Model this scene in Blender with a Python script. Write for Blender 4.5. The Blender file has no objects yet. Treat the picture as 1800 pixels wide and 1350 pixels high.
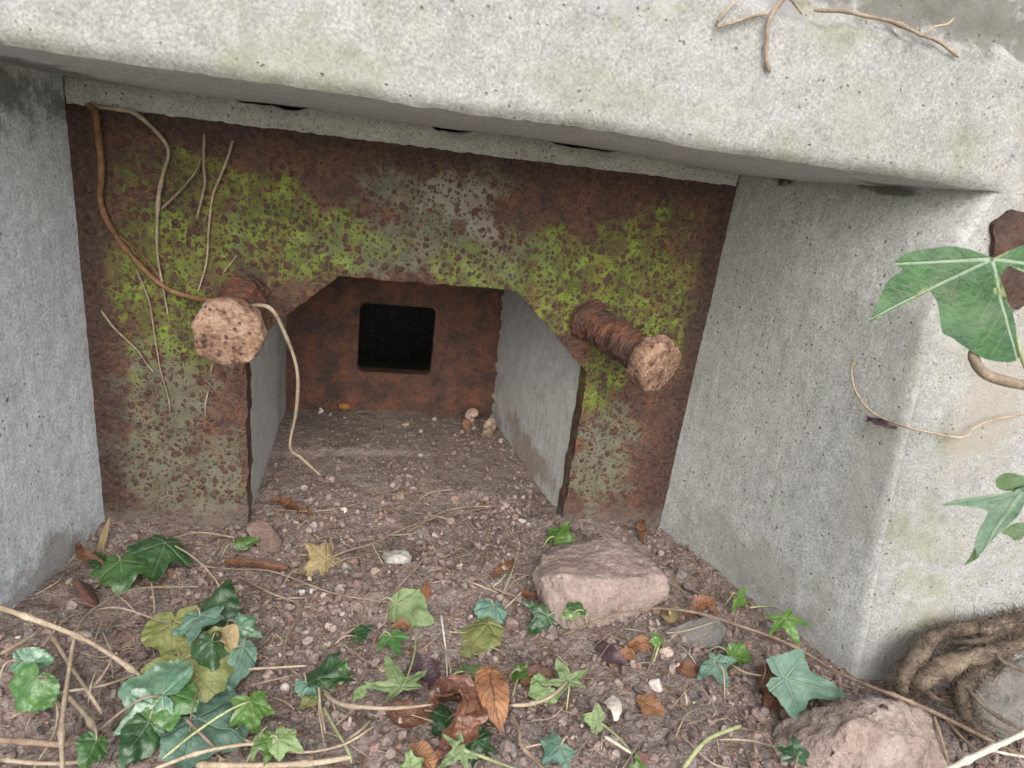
import bpy, bmesh, math, random
import numpy as np
from mathutils import Matrix, Vector
C = bpy.context.scene
COL = C.collection
random.seed(7)
RNG = np.random.default_rng(11)

# ------------------------------------------------------------------ camera, sky, sun, exposure
def camrot(a, b, c):
    Rz = np.array([[math.cos(a), -math.sin(a), 0], [math.sin(a), math.cos(a), 0], [0, 0, 1]])
    Rx = np.array([[1, 0, 0], [0, math.cos(b), -math.sin(b)], [0, math.sin(b), math.cos(b)]])
    Ry = np.array([[math.cos(c), 0, math.sin(c)], [0, 1, 0], [-math.sin(c), 0, math.cos(c)]])
    return Rz @ Rx @ Ry
RC = camrot(-0.2322, -0.3515, -0.1319)
PC = np.array([0.2848, -0.7628, 0.0249])
FPX = 1200.0
cam_d = bpy.data.cameras.new('camera'); cam = bpy.data.objects.new('camera', cam_d); COL.objects.link(cam)
cam_d.sensor_width = 36; cam_d.lens = 24.0; cam_d.clip_start = 0.01; cam_d.clip_end = 500
M = Matrix.Identity(4)
for i in range(3):
    M[i][0] = RC[i, 0]; M[i][1] = RC[i, 2]; M[i][2] = -RC[i, 1]; M[i][3] = PC[i]
cam.matrix_world = M
cam_d.dof.use_dof = True; cam_d.dof.focus_distance = 0.80; cam_d.dof.aperture_fstop = 11
C.camera = cam

SUN_EL, SUN_AZ = math.radians(40), math.radians(184)     # overcast: broad soft light from behind the camera
w = bpy.data.worlds.new('World'); C.world = w; w.use_nodes = True
wn = w.node_tree.nodes; wl = w.node_tree.links
sky = wn.new('ShaderNodeTexSky'); sky.sky_type = 'NISHITA'; sky.sun_disc = False
sky.sun_elevation = SUN_EL; sky.sun_rotation = SUN_AZ; sky.air_density = 1.0; sky.dust_density = 4.0
hs = wn.new('ShaderNodeHueSaturation'); hs.inputs['Saturation'].default_value = 0.55
wl.new(sky.outputs[0], hs.inputs['Color']); wl.new(hs.outputs[0], wn['Background'].inputs[0])
wn['Background'].inputs[1].default_value = 0.15
sd = bpy.data.lights.new('sun', 'SUN'); so = bpy.data.objects.new('sun', sd); COL.objects.link(so)
sd.energy = 1.6; sd.angle = math.radians(85); sd.color = (1.0, 0.985, 0.975)
dv = Vector((math.sin(SUN_AZ) * math.cos(SUN_EL), math.cos(SUN_AZ) * math.cos(SUN_EL), math.sin(SUN_EL)))
so.rotation_euler = dv.to_track_quat('Z', 'Y').to_euler()
C.view_settings.view_transform = 'Standard'; C.view_settings.look = 'None'
C.view_settings.gamma = 1.0; C.view_settings.exposure = 0.68
C.render.engine = 'CYCLES'

# ------------------------------------------------------------------ small maths
def ray(u, v): return RC @ np.array([(u - 900) / FPX, 1, -(v - 675) / FPX])
def onY(u, v, y=0.0):
    d = ray(u, v); return PC + d * (y - PC[1]) / d[1]
def onplane(u, v, p, n):
    d = ray(u, v); p = np.array(p, float); n = np.array(n, float)
    return PC + d * (n @ (p - PC)) / (n @ d)

def _h(ix, iy, iz, s):
    n = (ix * 374761393 + iy * 668265263 + iz * 2147483647 + s * 1274126177) & 0xffffffff
    n = ((n ^ (n >> 13)) * 1274126177) & 0xffffffff
    n = ((n ^ (n >> 16)) * 2246822519) & 0xffffffff
    return ((n ^ (n >> 15)) & 0xffffff) / float(0x7fffff) - 1.0
def vn(P, s=0):
    P = np.asarray(P, float); i = np.floor(P).astype(np.int64); f = P - i; f = f * f * f * (f * (f * 6 - 15) + 10)
    r = 0
    for dx in (0, 1):
        for dy in (0, 1):
            for dz in (0, 1):
                wt = (f[:, 0] if dx else 1 - f[:, 0]) * (f[:, 1] if dy else 1 - f[:, 1]) * (f[:, 2] if dz else 1 - f[:, 2])
                r = r + wt * _h(i[:, 0] + dx, i[:, 1] + dy, i[:, 2] + dz, s)
    return r
def fbm(P, scale, octv=4, s=0, gain=.5):
    P = np.asarray(P, float) * scale; a = 1; r = 0
    for k in range(octv):
        r = r + a * vn(P + 17.3 * k, s + k); P = P * 2.03; a *= gain
    return r
def vfbm(P, scale, octv=4, s=0, gain=.5):
    return np.stack([fbm(P, scale, octv, s + 31 * k, gain) for k in range(3)], 1)

GC = np.array([(0, 0, -.470), (.15, 0, -.466), (.34, 0, -.449), (.55, 0, -.458), (.7, 0, -.464), (.34, .32, -.450), (.18, .3, -.455), (.5, .3, -.448),
               (.8, -.3, -.452), (-.03, -.2, -.452), (.4, -.38, -.455), (0, -.4, -.47), (.9, -.42, -.492), (1.15, -.45, -.50), (.65, -.35, -.457), (.2, -.7, -.47), (.8, -.7, -.48)])
def gh(x, y):
    x = np.atleast_1d(np.asarray(x, float)); y = np.atleast_1d(np.asarray(y, float))
    d = (x[:, None] - GC[:, 0]) ** 2 + (y[:, None] - GC[:, 1]) ** 2
    wt = np.exp(-d / .018) + 1e-5
    z = (wt * GC[:, 2]).sum(1) / wt.sum(1)
    P = np.stack([x, y, 0 * x], 1)
    k = np.where(y > .02, .35, 1.0)
    z = z + .006 * np.clip((y - .165) / .012, 0, 1) * np.clip((.42 - x) / .05, 0, 1)
    return z + k * (.007 * fbm(P, 9, 2, 5) + .003 * fbm(P, 40, 2, 9))
def G(u, v, h=0.0):
    d = ray(u, v); t = .1
    z = -.455 + h
    for k in range(12):
        p = PC + d * (z - PC[2]) / d[2]
        z = gh(p[0], p[1])[0] + h
    return PC + d * (z - PC[2]) / d[2]
FB, FA = .0875, -.253 - .03 * .0875
def FY(z): return FA + FB * z
def Fp(u, v, off=0.0):                       # on the battered front face
    return onplane(u, v, (0, FA - off, 0), (0, 1, -FB))
def Jp(u, v, off=0.0):                       # on the right splay
    z = -.25
    for k in range(6):
        kx = float(np.interp(z, [-.454, -.38, -.286, -.21, -.155, -.082, -.022, .024], [.799, .793, .785, .781, .778, .771, .781, .801]))
        A = np.array([.70, .004, z]); n = np.cross(np.array([kx, FY(z), z]) - A, (0, 0, 1.0)); n /= np.linalg.norm(n)
        if n[0] > 0: n = -n
        p = onplane(u, v, A + n * (off + .0025), n); z = p[2]
    return p

# ------------------------------------------------------------------ object helpers
def tag(o, label=None, cat=None, group=None, kind=None):
    if label: o['label'] = label
    if cat: o['category'] = cat
    if group: o['group'] = group
    if kind: o['kind'] = kind
    return o
def thing(name, label, cat, loc=(0, 0, 0), group=None):
    o = bpy.data.objects.new(name, None); COL.objects.link(o); o.location = loc; o.empty_display_size = .02
    return tag(o, label, cat, group)
def mesh(name, V, F, mat, parent=None, smooth=True, col=None, uv=None):
    me = bpy.data.meshes.new(name)
    V = np.asarray(V, float)
    if isinstance(F, np.ndarray):
        n, k = F.shape
        me.vertices.add(len(V)); me.vertices.foreach_set('co', V.ravel())
        me.loops.add(n * k); me.loops.foreach_set('vertex_index', F.ravel().astype(np.int32))
        me.polygons.add(n); me.polygons.foreach_set('loop_start', np.arange(0, n * k, k, dtype=np.int32))
        me.polygons.foreach_set('loop_total', np.full(n, k, dtype=np.int32)); me.update(calc_edges=True)
    else:
        me.from_pydata([tuple(v) for v in V], [], [tuple(int(i) for i in f) for f in F])
    me.validate()
    if col is not None:
        a = me.color_attributes.new('col', 'FLOAT_COLOR', 'POINT')
        a.data.foreach_set('color', np.c_[col, np.ones(len(V))].astype(np.float32).ravel())
    if uv is not None:
        l = me.uv_layers.new(name='UVMap')
        idx = np.zeros(len(me.loops), dtype=np.int32); me.loops.foreach_get('vertex_index', idx)
        l.data.foreach_set('uv', np.asarray(uv, np.float32)[idx].ravel())
    me.polygons.foreach_set('use_smooth', [smooth] * len(me.polygons))
    if mat: me.materials.append(mat)
    o = bpy.data.objects.new(name, me); COL.objects.link(o)
    if parent:
        o.parent = parent; o.location = -Vector(parent.location)
    return o
def gridfaces(n, m):
    i = np.arange(n - 1)[:, None] * m + np.arange(m - 1)[None, :]
    i = i.ravel(); return np.stack([i, i + 1, i + m + 1, i + m], 1)
def smoothpath(pts, step=.004):
    P = np.array(pts, float)
    if len(P) < 3:
        n = max(2, int(np.linalg.norm(P[-1] - P[0]) / step)); t = np.linspace(0, 1, n)[:, None]
        return P[0] * (1 - t) + P[-1] * t
    Q = np.vstack([2 * P[0] - P[1], P, 2 * P[-1] - P[-2]]); out = []
    for k in range(1, len(Q) - 2):
        a, b, c, d = Q[k - 1:k + 3]; n = max(2, int(np.linalg.norm(c - b) / step))
        for t in np.arange(n) / n:
            out.append(.5 * ((2 * b) + (c - a) * t + (2 * a - 5 * b + 4 * c - d) * t * t + (3 * b - a - 3 * c + d) * t ** 3))
    out.append(P[-1]); return np.array(out)
def frames(P):
    T = np.gradient(P, axis=0); T /= np.linalg.norm(T, axis=1)[:, None] + 1e-9
    up = np.array([0.1, 0.2, 1.0]); N = np.cross(T, up); N /= np.linalg.norm(N, axis=1)[:, None] + 1e-9
    return T, N, np.cross(N, T)
def tubedata(pts, r0, r1=None, seg=7, rough=.12, step=.004, seed=0, knots=0):
    P = smoothpath(pts, step); n = len(P); T, N, B = frames(P)
    if r1 is None: r1 = r0
    r = np.linspace(r0, r1, n)
    r = r * (1 + rough * vn(np.c_[np.arange(n) * step * 130, np.zeros(n), np.zeros(n) + seed], seed))
    if knots:
        for k in np.random.default_rng(seed).choice(n, knots): r *= 1 + .45 * np.exp(-((np.arange(n) - k) * step / (r0 * 1.5)) ** 2)
    r[0] *= .6; r[-1] *= .4
    a = np.arange(seg) * 2 * math.pi / seg
    V = P[:, None, :] + r[:, None, None] * (np.cos(a)[None, :, None] * N[:, None, :] + np.sin(a)[None, :, None] * B[:, None, :])
    F = []
    for i in range(n - 1):
        for j in range(seg):
            F.append((i * seg + j, i * seg + (j + 1) % seg, (i + 1) * seg + (j + 1) % seg, (i + 1) * seg + j))
    F.append(tuple(range(seg - 1, -1, -1))); F.append(tuple((n - 1) * seg + j for j in range(seg)))
    return V.reshape(-1, 3), F
def merge(parts):
    V = []; F = []; o = 0
    for v, f in parts:
        V.append(v); F += [tuple(i + o for i in q) for q in f]; o += len(v)
    return np.vstack(V), F

# ------------------------------------------------------------------ node helpers
class N:
    def __init__(s, name):
        s.m = bpy.data.materials.new(name); s.m.use_nodes = True; s.t = s.m.node_tree
        s.b = s.t.nodes['Principled BSDF']; s._o = None
        s.b.inputs['Roughness'].default_value = .9
    def new(s, t, **k):
        n = s.t.nodes.new(t)
        for a, b in k.items(): setattr(n, a, b)
        return n
    def set(s, inp, v):
        if v is None: return
        if isinstance(v, bpy.types.NodeSocket): s.t.links.new(v, inp)
        elif isinstance(v, (tuple, list)) and len(v) == 3 and len(inp.default_value) == 4: inp.default_value = (*v, 1)
        else: inp.default_value = v
    @property
    def obj(s):
        if s._o is None: s._o = s.new('ShaderNodeTexCoord').outputs['Object']
        return s._o
    def map(s, sc=(1, 1, 1), loc=(0, 0, 0), rot=(0, 0, 0), vec=None):
        n = s.new('ShaderNodeMapping'); s.set(n.inputs[0], vec or s.obj); n.inputs['Location'].default_value = loc
        n.inputs['Rotation'].default_value = rot; n.inputs['Scale'].default_value = sc; return n.outputs[0]
    def noise(s, sc, det=3, rough=.55, vec=None, dist=0, col=False):
        n = s.new('ShaderNodeTexNoise'); s.set(n.inputs['Vector'], vec or s.obj); n.inputs['Scale'].default_value = sc
        n.inputs['Detail'].default_value = det; n.inputs['Roughness'].default_value = rough; n.inputs['Distortion'].default_value = dist
        return n.outputs['Color' if col else 'Fac']
    def vor(s, sc, feat='F1', out='Distance', vec=None, rnd=1):
        n = s.new('ShaderNodeTexVoronoi', feature=feat); s.set(n.inputs['Vector'], vec or s.obj); n.inputs['Scale'].default_value = sc
        n.inputs['Randomness'].default_value = rnd; return n.outputs[out]
    def ramp(s, f, *st, interp='LINEAR'):
        n = s.new('ShaderNodeValToRGB'); s.set(n.inputs[0], f); e = n.color_ramp.elements; n.color_ramp.interpolation = interp
        while len(e) < len(st): e.new(.5)
        for k, (p, c) in enumerate(st):
            e[k].position = p; e[k].color = (*c, 1) if isinstance(c, tuple) else (c, c, c, 1)
        return n.outputs[0]
    def mix(s, f, a, b, mode='MIX'):
        n = s.new('ShaderNodeMix', data_type='RGBA', blend_type=mode); s.set(n.inputs[0], f); s.set(n.inputs[6], a); s.set(n.inputs[7], b)
        return n.outputs[2]
    def ma(s, op, a, b=None, c=None, cl=False):
        n = s.new('ShaderNodeMath', operation=op, use_clamp=cl); s.set(n.inputs[0], a); s.set(n.inputs[1], b); s.set(n.inputs[2], c); return n.outputs[0]
    def step(s, v, lo, hi):
        n = s.new('ShaderNodeMapRange', interpolation_type='SMOOTHSTEP'); s.set(n.inputs[0], v)
        n.inputs[1].default_value = lo; n.inputs[2].default_value = hi; return n.outputs[0]
    def sep(s, v=None):
        n = s.new('ShaderNodeSeparateXYZ'); s.set(n.inputs[0], v or s.obj); return n.outputs
    def blob(s, c, r, vec=None):           # soft ellipsoid mask: 1 at the centre, 0 at radius r
        n = s.new('ShaderNodeVectorMath', operation='SUBTRACT'); s.set(n.inputs[0], vec or s.obj); n.inputs[1].default_value = c
        d = s.new('ShaderNodeVectorMath', operation='DIVIDE'); s.set(d.inputs[0], n.outputs[0]); d.inputs[1].default_value = r
        l = s.new('ShaderNodeVectorMath', operation='LENGTH'); s.set(l.inputs[0], d.outputs[0])
        return s.ma('SUBTRACT', 1.0, l.outputs['Value'])
    def bump(s, h, dist, strength=1.0, prev=None):
        n = s.new('ShaderNodeBump'); s.set(n.inputs['Height'], h); n.inputs['Distance'].default_value = dist
        n.inputs['Strength'].default_value = strength; s.set(n.inputs['Normal'], prev); return n.outputs[0]
    def done(s, col, rough=None, nrm=None, spec=None):
        s.set(s.b.inputs['Base Color'], col); s.set(s.b.inputs['Roughness'], rough); s.set(s.b.inputs['Normal'], nrm)
        if spec is not None: s.b.inputs['Specular IOR Level'].default_value = spec
        return s.m

def jitvec(n, amt, sc=60):
    a = n.new('ShaderNodeVectorMath', operation='SUBTRACT'); n.set(a.inputs[0], n.noise(sc, 3, col=True)); a.inputs[1].default_value = (.5, .5, .5)
    b = n.new('ShaderNodeVectorMath', operation='SCALE'); n.set(b.inputs[0], a.outputs[0]); b.inputs[3].default_value = amt
    c = n.new('ShaderNodeVectorMath', operation='ADD'); n.set(c.inputs[0], n.obj); n.set(c.inputs[1], b.outputs[0]); return c.outputs[0]

def concrete(name, lo, hi, lichen=0.0, streak=False, grain=1.0, speck=.25, bumpk=1.0, tint=None, stains_and_cracks=(), crack_marks=()):
    n = N(name)
    big = n.noise(5, 5, .6); mid = n.noise(38, 5, .62)
    f = n.ma('ADD', n.ma('MULTIPLY', big, .55), n.ma('MULTIPLY', mid, .45))
    c = n.ramp(f, (.38, lo), (.62, hi))
    fine = n.noise(330 * grain, 4, .7)
    c = n.mix(1.0, c, n.ramp(n.noise(75, 5, .75, vec=n.map(loc=(6, 1, 4))), (.34, .86), (.5, 1.0), (.66, 1.10)), 'MULTIPLY')
    c = n.mix(1.0, c, n.ramp(fine, (.32, .64), (.5, 1.0), (.68, 1.28)), 'MULTIPLY')
    pal = n.vor(210 * grain); pcol = n.vor(210 * grain, out='Color'); ps = n.sep(pcol)
    c = n.mix(n.ma('MULTIPLY', n.ma('MULTIPLY', n.step(pal, .34, .18), n.step(ps[0], .72, .8)), .55), c, (.50, .48, .42))
    jv = jitvec(n, .004, 200)
    pit = n.vor(150 * grain, vec=jv); pk = n.sep(n.vor(150 * grain, out='Color', vec=jv))
    pm = n.ma('MULTIPLY', n.step(pit, .26, .12), n.step(pk[1], 1 - speck, 1.02 - speck * .8))
    pit2 = n.vor(42 * grain, vec=jv); pk2 = n.sep(n.vor(42 * grain, out='Color', vec=jv))
    pm2 = n.ma('MULTIPLY', n.step(n.ma('ADD', pit2, n.ma('MULTIPLY', pk2[0], .07)), .14, .05), n.step(pk2[1], .95, .965))
    pm = n.ma('MAXIMUM', pm, pm2)
    if streak:
        sv = n.map((260, 260, 9)); st = n.noise(1, 4, .65, vec=sv)
        c = n.mix(.5, c, n.ramp(st, (.3, .78), (.7, 1.18)), 'MULTIPLY')
    if lichen > 0:
        lv = n.ma('MULTIPLY', n.step(n.noise(13, 6, .68, dist=.4), .50, .68), lichen)
        c = n.mix(lv, c, (.21, .215, .115))
        l2 = n.ma('MULTIPLY', n.step(n.noise(21, 6, .7), .56, .72), .55)
        c = n.mix(l2, c, (.40, .39, .34))
        l3 = n.ma('MULTIPLY', n.step(n.noise(27, 6, .75, vec=n.map(loc=(3, 7, 1))), .55, .72), .5)
        c = n.mix(l3, c, (.17, .165, .14))
    for (ce, ra, colr, amt) in stains_and_cracks:
        m = n.ma('ADD', n.ma('SUBTRACT', n.blob(ce, ra), .08), n.ma('MULTIPLY', n.ma('SUBTRACT', n.noise(26, 7, .72), .5), 2.6))
        c = n.mix(n.ma('MULTIPLY', n.step(m, .12, .55), amt), c, colr)
    c = n.mix(n.ma('MULTIPLY', pm, .62), c, (.075, .07, .06))
    if tint: c = n.mix(1.0, c, tint, 'MULTIPLY')
    h = n.ma('ADD', n.ma('MULTIPLY', fine, .5), n.ma('MULTIPLY', mid, .25))
    nb = n.bump(h, .0016 * bumpk, .8)
    nb = n.bump(n.ma('SUBTRACT', 1.0, pm), .0018 * bumpk, .8, nb)
    return n.done(c, .93, nb, .25)

OLIVE = (.15, .155, .07)
m_face = concrete('front_face_concrete', (.262, .262, .245), (.335, .335, .322), lichen=.5, grain=1.35, speck=.16, bumpk=1.0,  # kept darker, recess concrete lighter, to make up for dim recess light
    stains_and_cracks=[((.45, -.25, .06), (.12, .3, .02), (.25, .25, .16), .28), ((.25, -.25, .05), (.07, .3, .03), (.24, .25, .16), .3),
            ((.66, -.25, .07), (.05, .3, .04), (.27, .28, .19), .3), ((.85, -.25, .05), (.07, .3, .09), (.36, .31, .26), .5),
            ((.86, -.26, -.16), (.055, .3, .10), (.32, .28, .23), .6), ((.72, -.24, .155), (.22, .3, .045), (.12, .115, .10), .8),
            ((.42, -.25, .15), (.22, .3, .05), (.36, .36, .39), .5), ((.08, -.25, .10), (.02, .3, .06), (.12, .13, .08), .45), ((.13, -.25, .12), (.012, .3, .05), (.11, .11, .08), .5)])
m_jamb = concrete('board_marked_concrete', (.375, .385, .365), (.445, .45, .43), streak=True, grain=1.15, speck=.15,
    stains_and_cracks=[((.76, -.18, .018), (.03, .05, .007), (.06, .06, .05), .7), ((.72, -.07, .012), (.012, .03, .010), (.03, .03, .025), .9), ((.74, -.15, -.42), (.09, .2, .06), (.25, .24, .20), .5), ((.77, -.26, -.2), (.02, .05, .3), (.35, .34, .27), .35)])  # first two marks paint the shade of cracks along the soffit joint
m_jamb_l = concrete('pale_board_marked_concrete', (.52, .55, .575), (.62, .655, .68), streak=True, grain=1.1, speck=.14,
    stains_and_cracks=[((0, -.1, .0), (.2, .16, .05), (.10, .10, .085), .7), ((-.02, -.2, -.25), (.1, .06, .09), (.25, .31, .20), .5), ((0, -.14, -.45), (.2, .2, .05), (.2, .17, .14), .6)])  # paler and bluer than the right splay: skylight put into the colour
m_soff = concrete('smooth_soffit_concrete', (.56, .575, .60), (.64, .65, .67), grain=1.5, speck=.1, bumpk=.5, stains_and_cracks=[((.75, -.18, .02), (.05, .02, .03), (.08, .08, .07), .6), ((.02, -.1, .02), (.05, .1, .04), (.08, .08, .07), .6)])  # lightened against weak bounce light; first mark paints a joint crack's shade
m_strip = concrete('crumbly_mortar', (.38, .38, .36), (.48, .475, .45), grain=1.4, speck=.35, bumpk=1.4)
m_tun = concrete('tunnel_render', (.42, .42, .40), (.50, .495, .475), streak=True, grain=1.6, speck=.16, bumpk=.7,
    stains_and_cracks=[((.54, .15, -.43), (.06, .15, .05), (.22, .15, .10), .6), ((.17, .3, -.3), (.03, .12, .3), (.13, .14, .12), .4)])
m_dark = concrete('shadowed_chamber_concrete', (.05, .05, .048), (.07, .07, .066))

# ------------------------------------------------------------------ rusty steel
def steel(name, paint=True, warm=1.0, dark=1.0):
    n = N(name)
    mid = n.noise(28, 6, .68); fine = n.noise(170, 5, .7)
    c = n.ramp(n.ma('ADD', n.ma('MULTIPLY', mid, .6), n.ma('MULTIPLY', fine, .4)), (.36, (.036 * dark, .023 * dark, .022 * dark)),
               (.48, (.080 * dark, .047 * dark, .036 * dark)), (.59, (.15 * warm * dark, .070 * dark, .042 * dark)), (.70, (.21 * warm * dark, .105 * dark, .05 * dark)))
    f2 = n.noise(420, 4, .75)
    c = n.mix(n.ma('MULTIPLY', n.step(f2, .57, .68), .55), c, (.30 * dark, .15 * dark, .07 * dark)); c = n.mix(n.ma('MULTIPLY', n.step(f2, .43, .34), .6), c, (.035, .02, .022))
    hgt = n.ma('ADD', n.ma('MULTIPLY', fine, .8), n.ma('MULTIPLY', mid, 1.0))
    jv = jitvec(n, .0035, 90)
    if paint:
        edge = n.noise(16, 6, .7)
        def blobs(lst):
            r = None
            for (x, z, rx, rz) in lst:
                b = n.blob((x, 0, z), (rx, 1, rz)); r = b if r is None else n.ma('MAXIMUM', r, b)
            return r
        # weathered grey-green paint in patches
        g = n.ma('ADD', blobs([(.33, -.055, .10, .05), (.40, -.03, .06, .035), (.06, -.38, .11, .13), (.12, -.40, .07, .10), (.60, -.36, .075, .13), (.34, -.11, .3, .06), (.08, -.27, .09, .08)]), n.ma('MULTIPLY', n.ma('SUBTRACT', n.noise(24, 6, .72), .5), 2.4))
        gm = n.step(g, .30, .62)
        c = n.mix(n.ma('MULTIPLY', gm, .66), c, n.ramp(n.noise(60, 4), (.35, (.10, .115, .07)), (.65, (.19, .205, .145))))
        # light scoured patch at the top centre
        s = n.ma('ADD', blobs([(.375, -.05, .07, .05), (.41, -.08, .04, .035)]), n.ma('MULTIPLY', n.ma('SUBTRACT', n.noise(35, 5, .7), .5), 1.8))
        c = n.mix(n.ma('MULTIPLY', n.step(s, .36, .66), .5), c, (.30, .28, .24))
        # vivid moss-green film
        q = n.ma('ADD', blobs([(.11, -.12, .12, .115), (.17, -.09, .10, .075), (.24, -.115, .10, .05), (.05, -.17, .06, .08), (.09, -.20, .085, .09),
                               (.49, -.12, .10, .075), (.60, -.12, .105, .105), (.63, -.17, .08, .12), (.585, -.23, .055, .10), (.52, -.17, .06, .05), (.40, -.125, .07, .04)]),
                 n.ma('MULTIPLY', n.ma('SUBTRACT', edge, .5), 2.6))
        qm = n.ma('MULTIPLY', n.ma('MULTIPLY', n.step(q, .10, .62), n.step(n.noise(120, 4, .7), .36, .54)), n.ma('ADD', .62, n.ma('MULTIPLY', n.step(n.noise(30, 5, .7, vec=n.map(loc=(2, 6, 3))), .40, .58), .38)))
        c = n.mix(n.ma('MULTIPLY', qm, .93), c, n.ramp(n.noise(42, 4), (.32, (.072, .088, .025)), (.48, (.13, .17, .030)), (.62, (.20, .28, .042))))
        # round rust blisters
        for sc, th, pr, a in ((72, .33, .42, .85), (105, .35, .36, .82), (160, .36, .30, .8), (280, .38, .38, .7)):
            d = n.vor(sc, vec=jv); k = n.sep(n.vor(sc, out='Color', vec=jv))
            cell = n.step(k[0], pr, pr + .05)
            dd = n.ma('ADD', d, n.ma('ADD', n.ma('MULTIPLY', n.ma('SUBTRACT', fine, .5), .22), n.ma('MULTIPLY', n.ma('SUBTRACT', n.noise(14, 4, .7, vec=n.map(loc=(sc, 1, 2))), .5), .55)))
            rim = n.ma('MULTIPLY', n.step(dd, th + .07, th), cell); core = n.ma('MULTIPLY', n.step(dd, th - .02, th - .10), cell)
            rim = n.ma('MULTIPLY', rim, n.step(n.noise(sc * .9, 3, vec=n.map(loc=(5, 2, 7))), .42, .6))
            c = n.mix(n.ma('MULTIPLY', rim, a * .6), c, n.ramp(n.noise(25, 3), (.4, (.115, .06, .035)), (.62, (.26, .125, .05))))
            c = n.mix(n.ma('MULTIPLY', core, a), c, n.ramp(fine, (.34, (.036, .019, .021)), (.56, (.082, .040, .036)), (.70, (.17, .10, .095))))
            hgt = n.ma('ADD', hgt, n.ma('MULTIPLY', core, .45))
        # bare dark rust along the borders
        x = n.sep()
        e = n.ma('MINIMUM', n.ma('MINIMUM', x[0], n.ma('SUBTRACT', .70, x[0])), n.ma('MULTIPLY', x[2], -1.0))
        e = n.ma('ADD', e, n.ma('MULTIPLY', n.ma('SUBTRACT', n.noise(20, 5, .7), .5), .055))
        c = n.mix(n.ma('MULTIPLY', n.step(e, .038, .008), .8), c, n.ramp(fine, (.36, (.024, .015, .015)), (.52, (.055, .032, .028)), (.66, (.12, .066, .048))))
        # soil splashed on the foot
        zz = n.ma('ADD', x[2], n.ma('MULTIPLY', n.ma('SUBTRACT', n.noise(40, 4), .5), .05))
        c = n.mix(n.ma('MULTIPLY', n.step(zz, -.425, -.465), .75), c, (.185, .155, .13))
    else:
        sp = n.step(n.noise(75, 5, .7), .54, .68); c = n.mix(n.ma('MULTIPLY', sp, .7), c, (.045 * dark, .026 * dark, .022 * dark))
    nb = n.bump(hgt, .0024, 1.0)
    return n.done(c, n.ramp(fine, (.3, .62), (.7, .95)), nb, .35)
m_plate = steel('pitted_mossy_steel')
m_rear = steel('deep_rust_steel', False, 1.15, .95)
m_shank = steel('flaky_rust_steel', False, 1.25, 1.0)
def bolthead():
    n = N('scaly_bolt_rust')
    a = n.noise(60, 6, .7); f = n.noise(240, 4, .7)
    c = n.ramp(n.ma('ADD', n.ma('MULTIPLY', a, .65), n.ma('MULTIPLY', f, .35)), (.34, (.07, .038, .03)), (.45, (.21, .12, .08)), (.56, (.33, .215, .155)), (.68, (.42, .31, .24)))
    c = n.mix(n.ma('MULTIPLY', n.step(n.noise(32, 4), .58, .7), .45), c, (.34, .19, .085))
    d = n.vor(150, vec=jitvec(n, .004, 200)); k = n.sep(n.vor(150, out='Color', vec=jitvec(n, .004, 200)))
    p = n.ma('MULTIPLY', n.step(d, .36, .2), n.step(k[0], .62, .66))
    c = n.mix(n.ma('MULTIPLY', p, .8), c, (.06, .03, .028))
    nb = n.bump(n.ma('SUBTRACT', n.ma('ADD', a, n.ma('MULTIPLY', f, .4)), n.ma('MULTIPLY', p, .3)), .003, 1.0)
    return n.done(c, .9, nb, .3)
m_head = bolthead()

# ------------------------------------------------------------------ soil, stone, plants
def soil():
    n = N('purplish_brown_soil')
    a = n.noise(14, 6, .65); f = n.noise(260, 5, .7)
    c = n.ramp(n.ma('ADD', n.ma('MULTIPLY', a, .5), n.ma('MULTIPLY', f, .5)), (.36, (.12, .094, .084)), (.5, (.26, .208, .185)), (.66, (.38, .32, .29)))
    x = n.sep()
    c = n.mix(n.ma('MULTIPLY', n.step(n.noise(7, 5, .7), .52, .66), .5), c, (.085, .062, .052))
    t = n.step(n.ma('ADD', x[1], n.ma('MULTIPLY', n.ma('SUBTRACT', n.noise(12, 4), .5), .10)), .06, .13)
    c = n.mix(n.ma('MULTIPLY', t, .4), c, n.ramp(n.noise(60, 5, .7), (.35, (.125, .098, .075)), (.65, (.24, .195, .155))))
    mo = n.ma('MULTIPLY', n.step(n.noise(22, 5, .7), .58, .7), n.step(x[1], .12, .18))
    c = n.mix(n.ma('MULTIPLY', mo, .5), c, (.09, .10, .05))
    d = n.vor(330); h = n.ma('ADD', n.ma('MULTIPLY', f, 1.0), n.ma('MULTIPLY', n.ma('SUBTRACT', 1.0, d), .6))
    return n.done(c, .97, n.bump(h, .003, 1.0), .15)
m_soil = soil()
def farsoil():
    n = N('bounce_ground'); c = n.ramp(n.noise(6, 6, .7), (.35, (.16, .17, .09)), (.65, (.30, .30, .20))); return n.done(c, .95, n.bump(n.noise(60, 5, .7), .02))  # far ground out of view, lightened to bounce light up to the soffit
m_far = farsoil()
def crumbm():
    n = N('soil_crumb'); a = n.new('ShaderNodeAttribute', attribute_name='col').outputs['Color']
    c = n.mix(1.0, a, n.ramp(n.noise(300, 4, .7), (.3, .62), (.7, 1.3)), 'MULTIPLY')
    return n.done(c, .95, n.bump(n.noise(700, 4, .7), .001, .9), .2)
m_crumb = crumbm()
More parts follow.
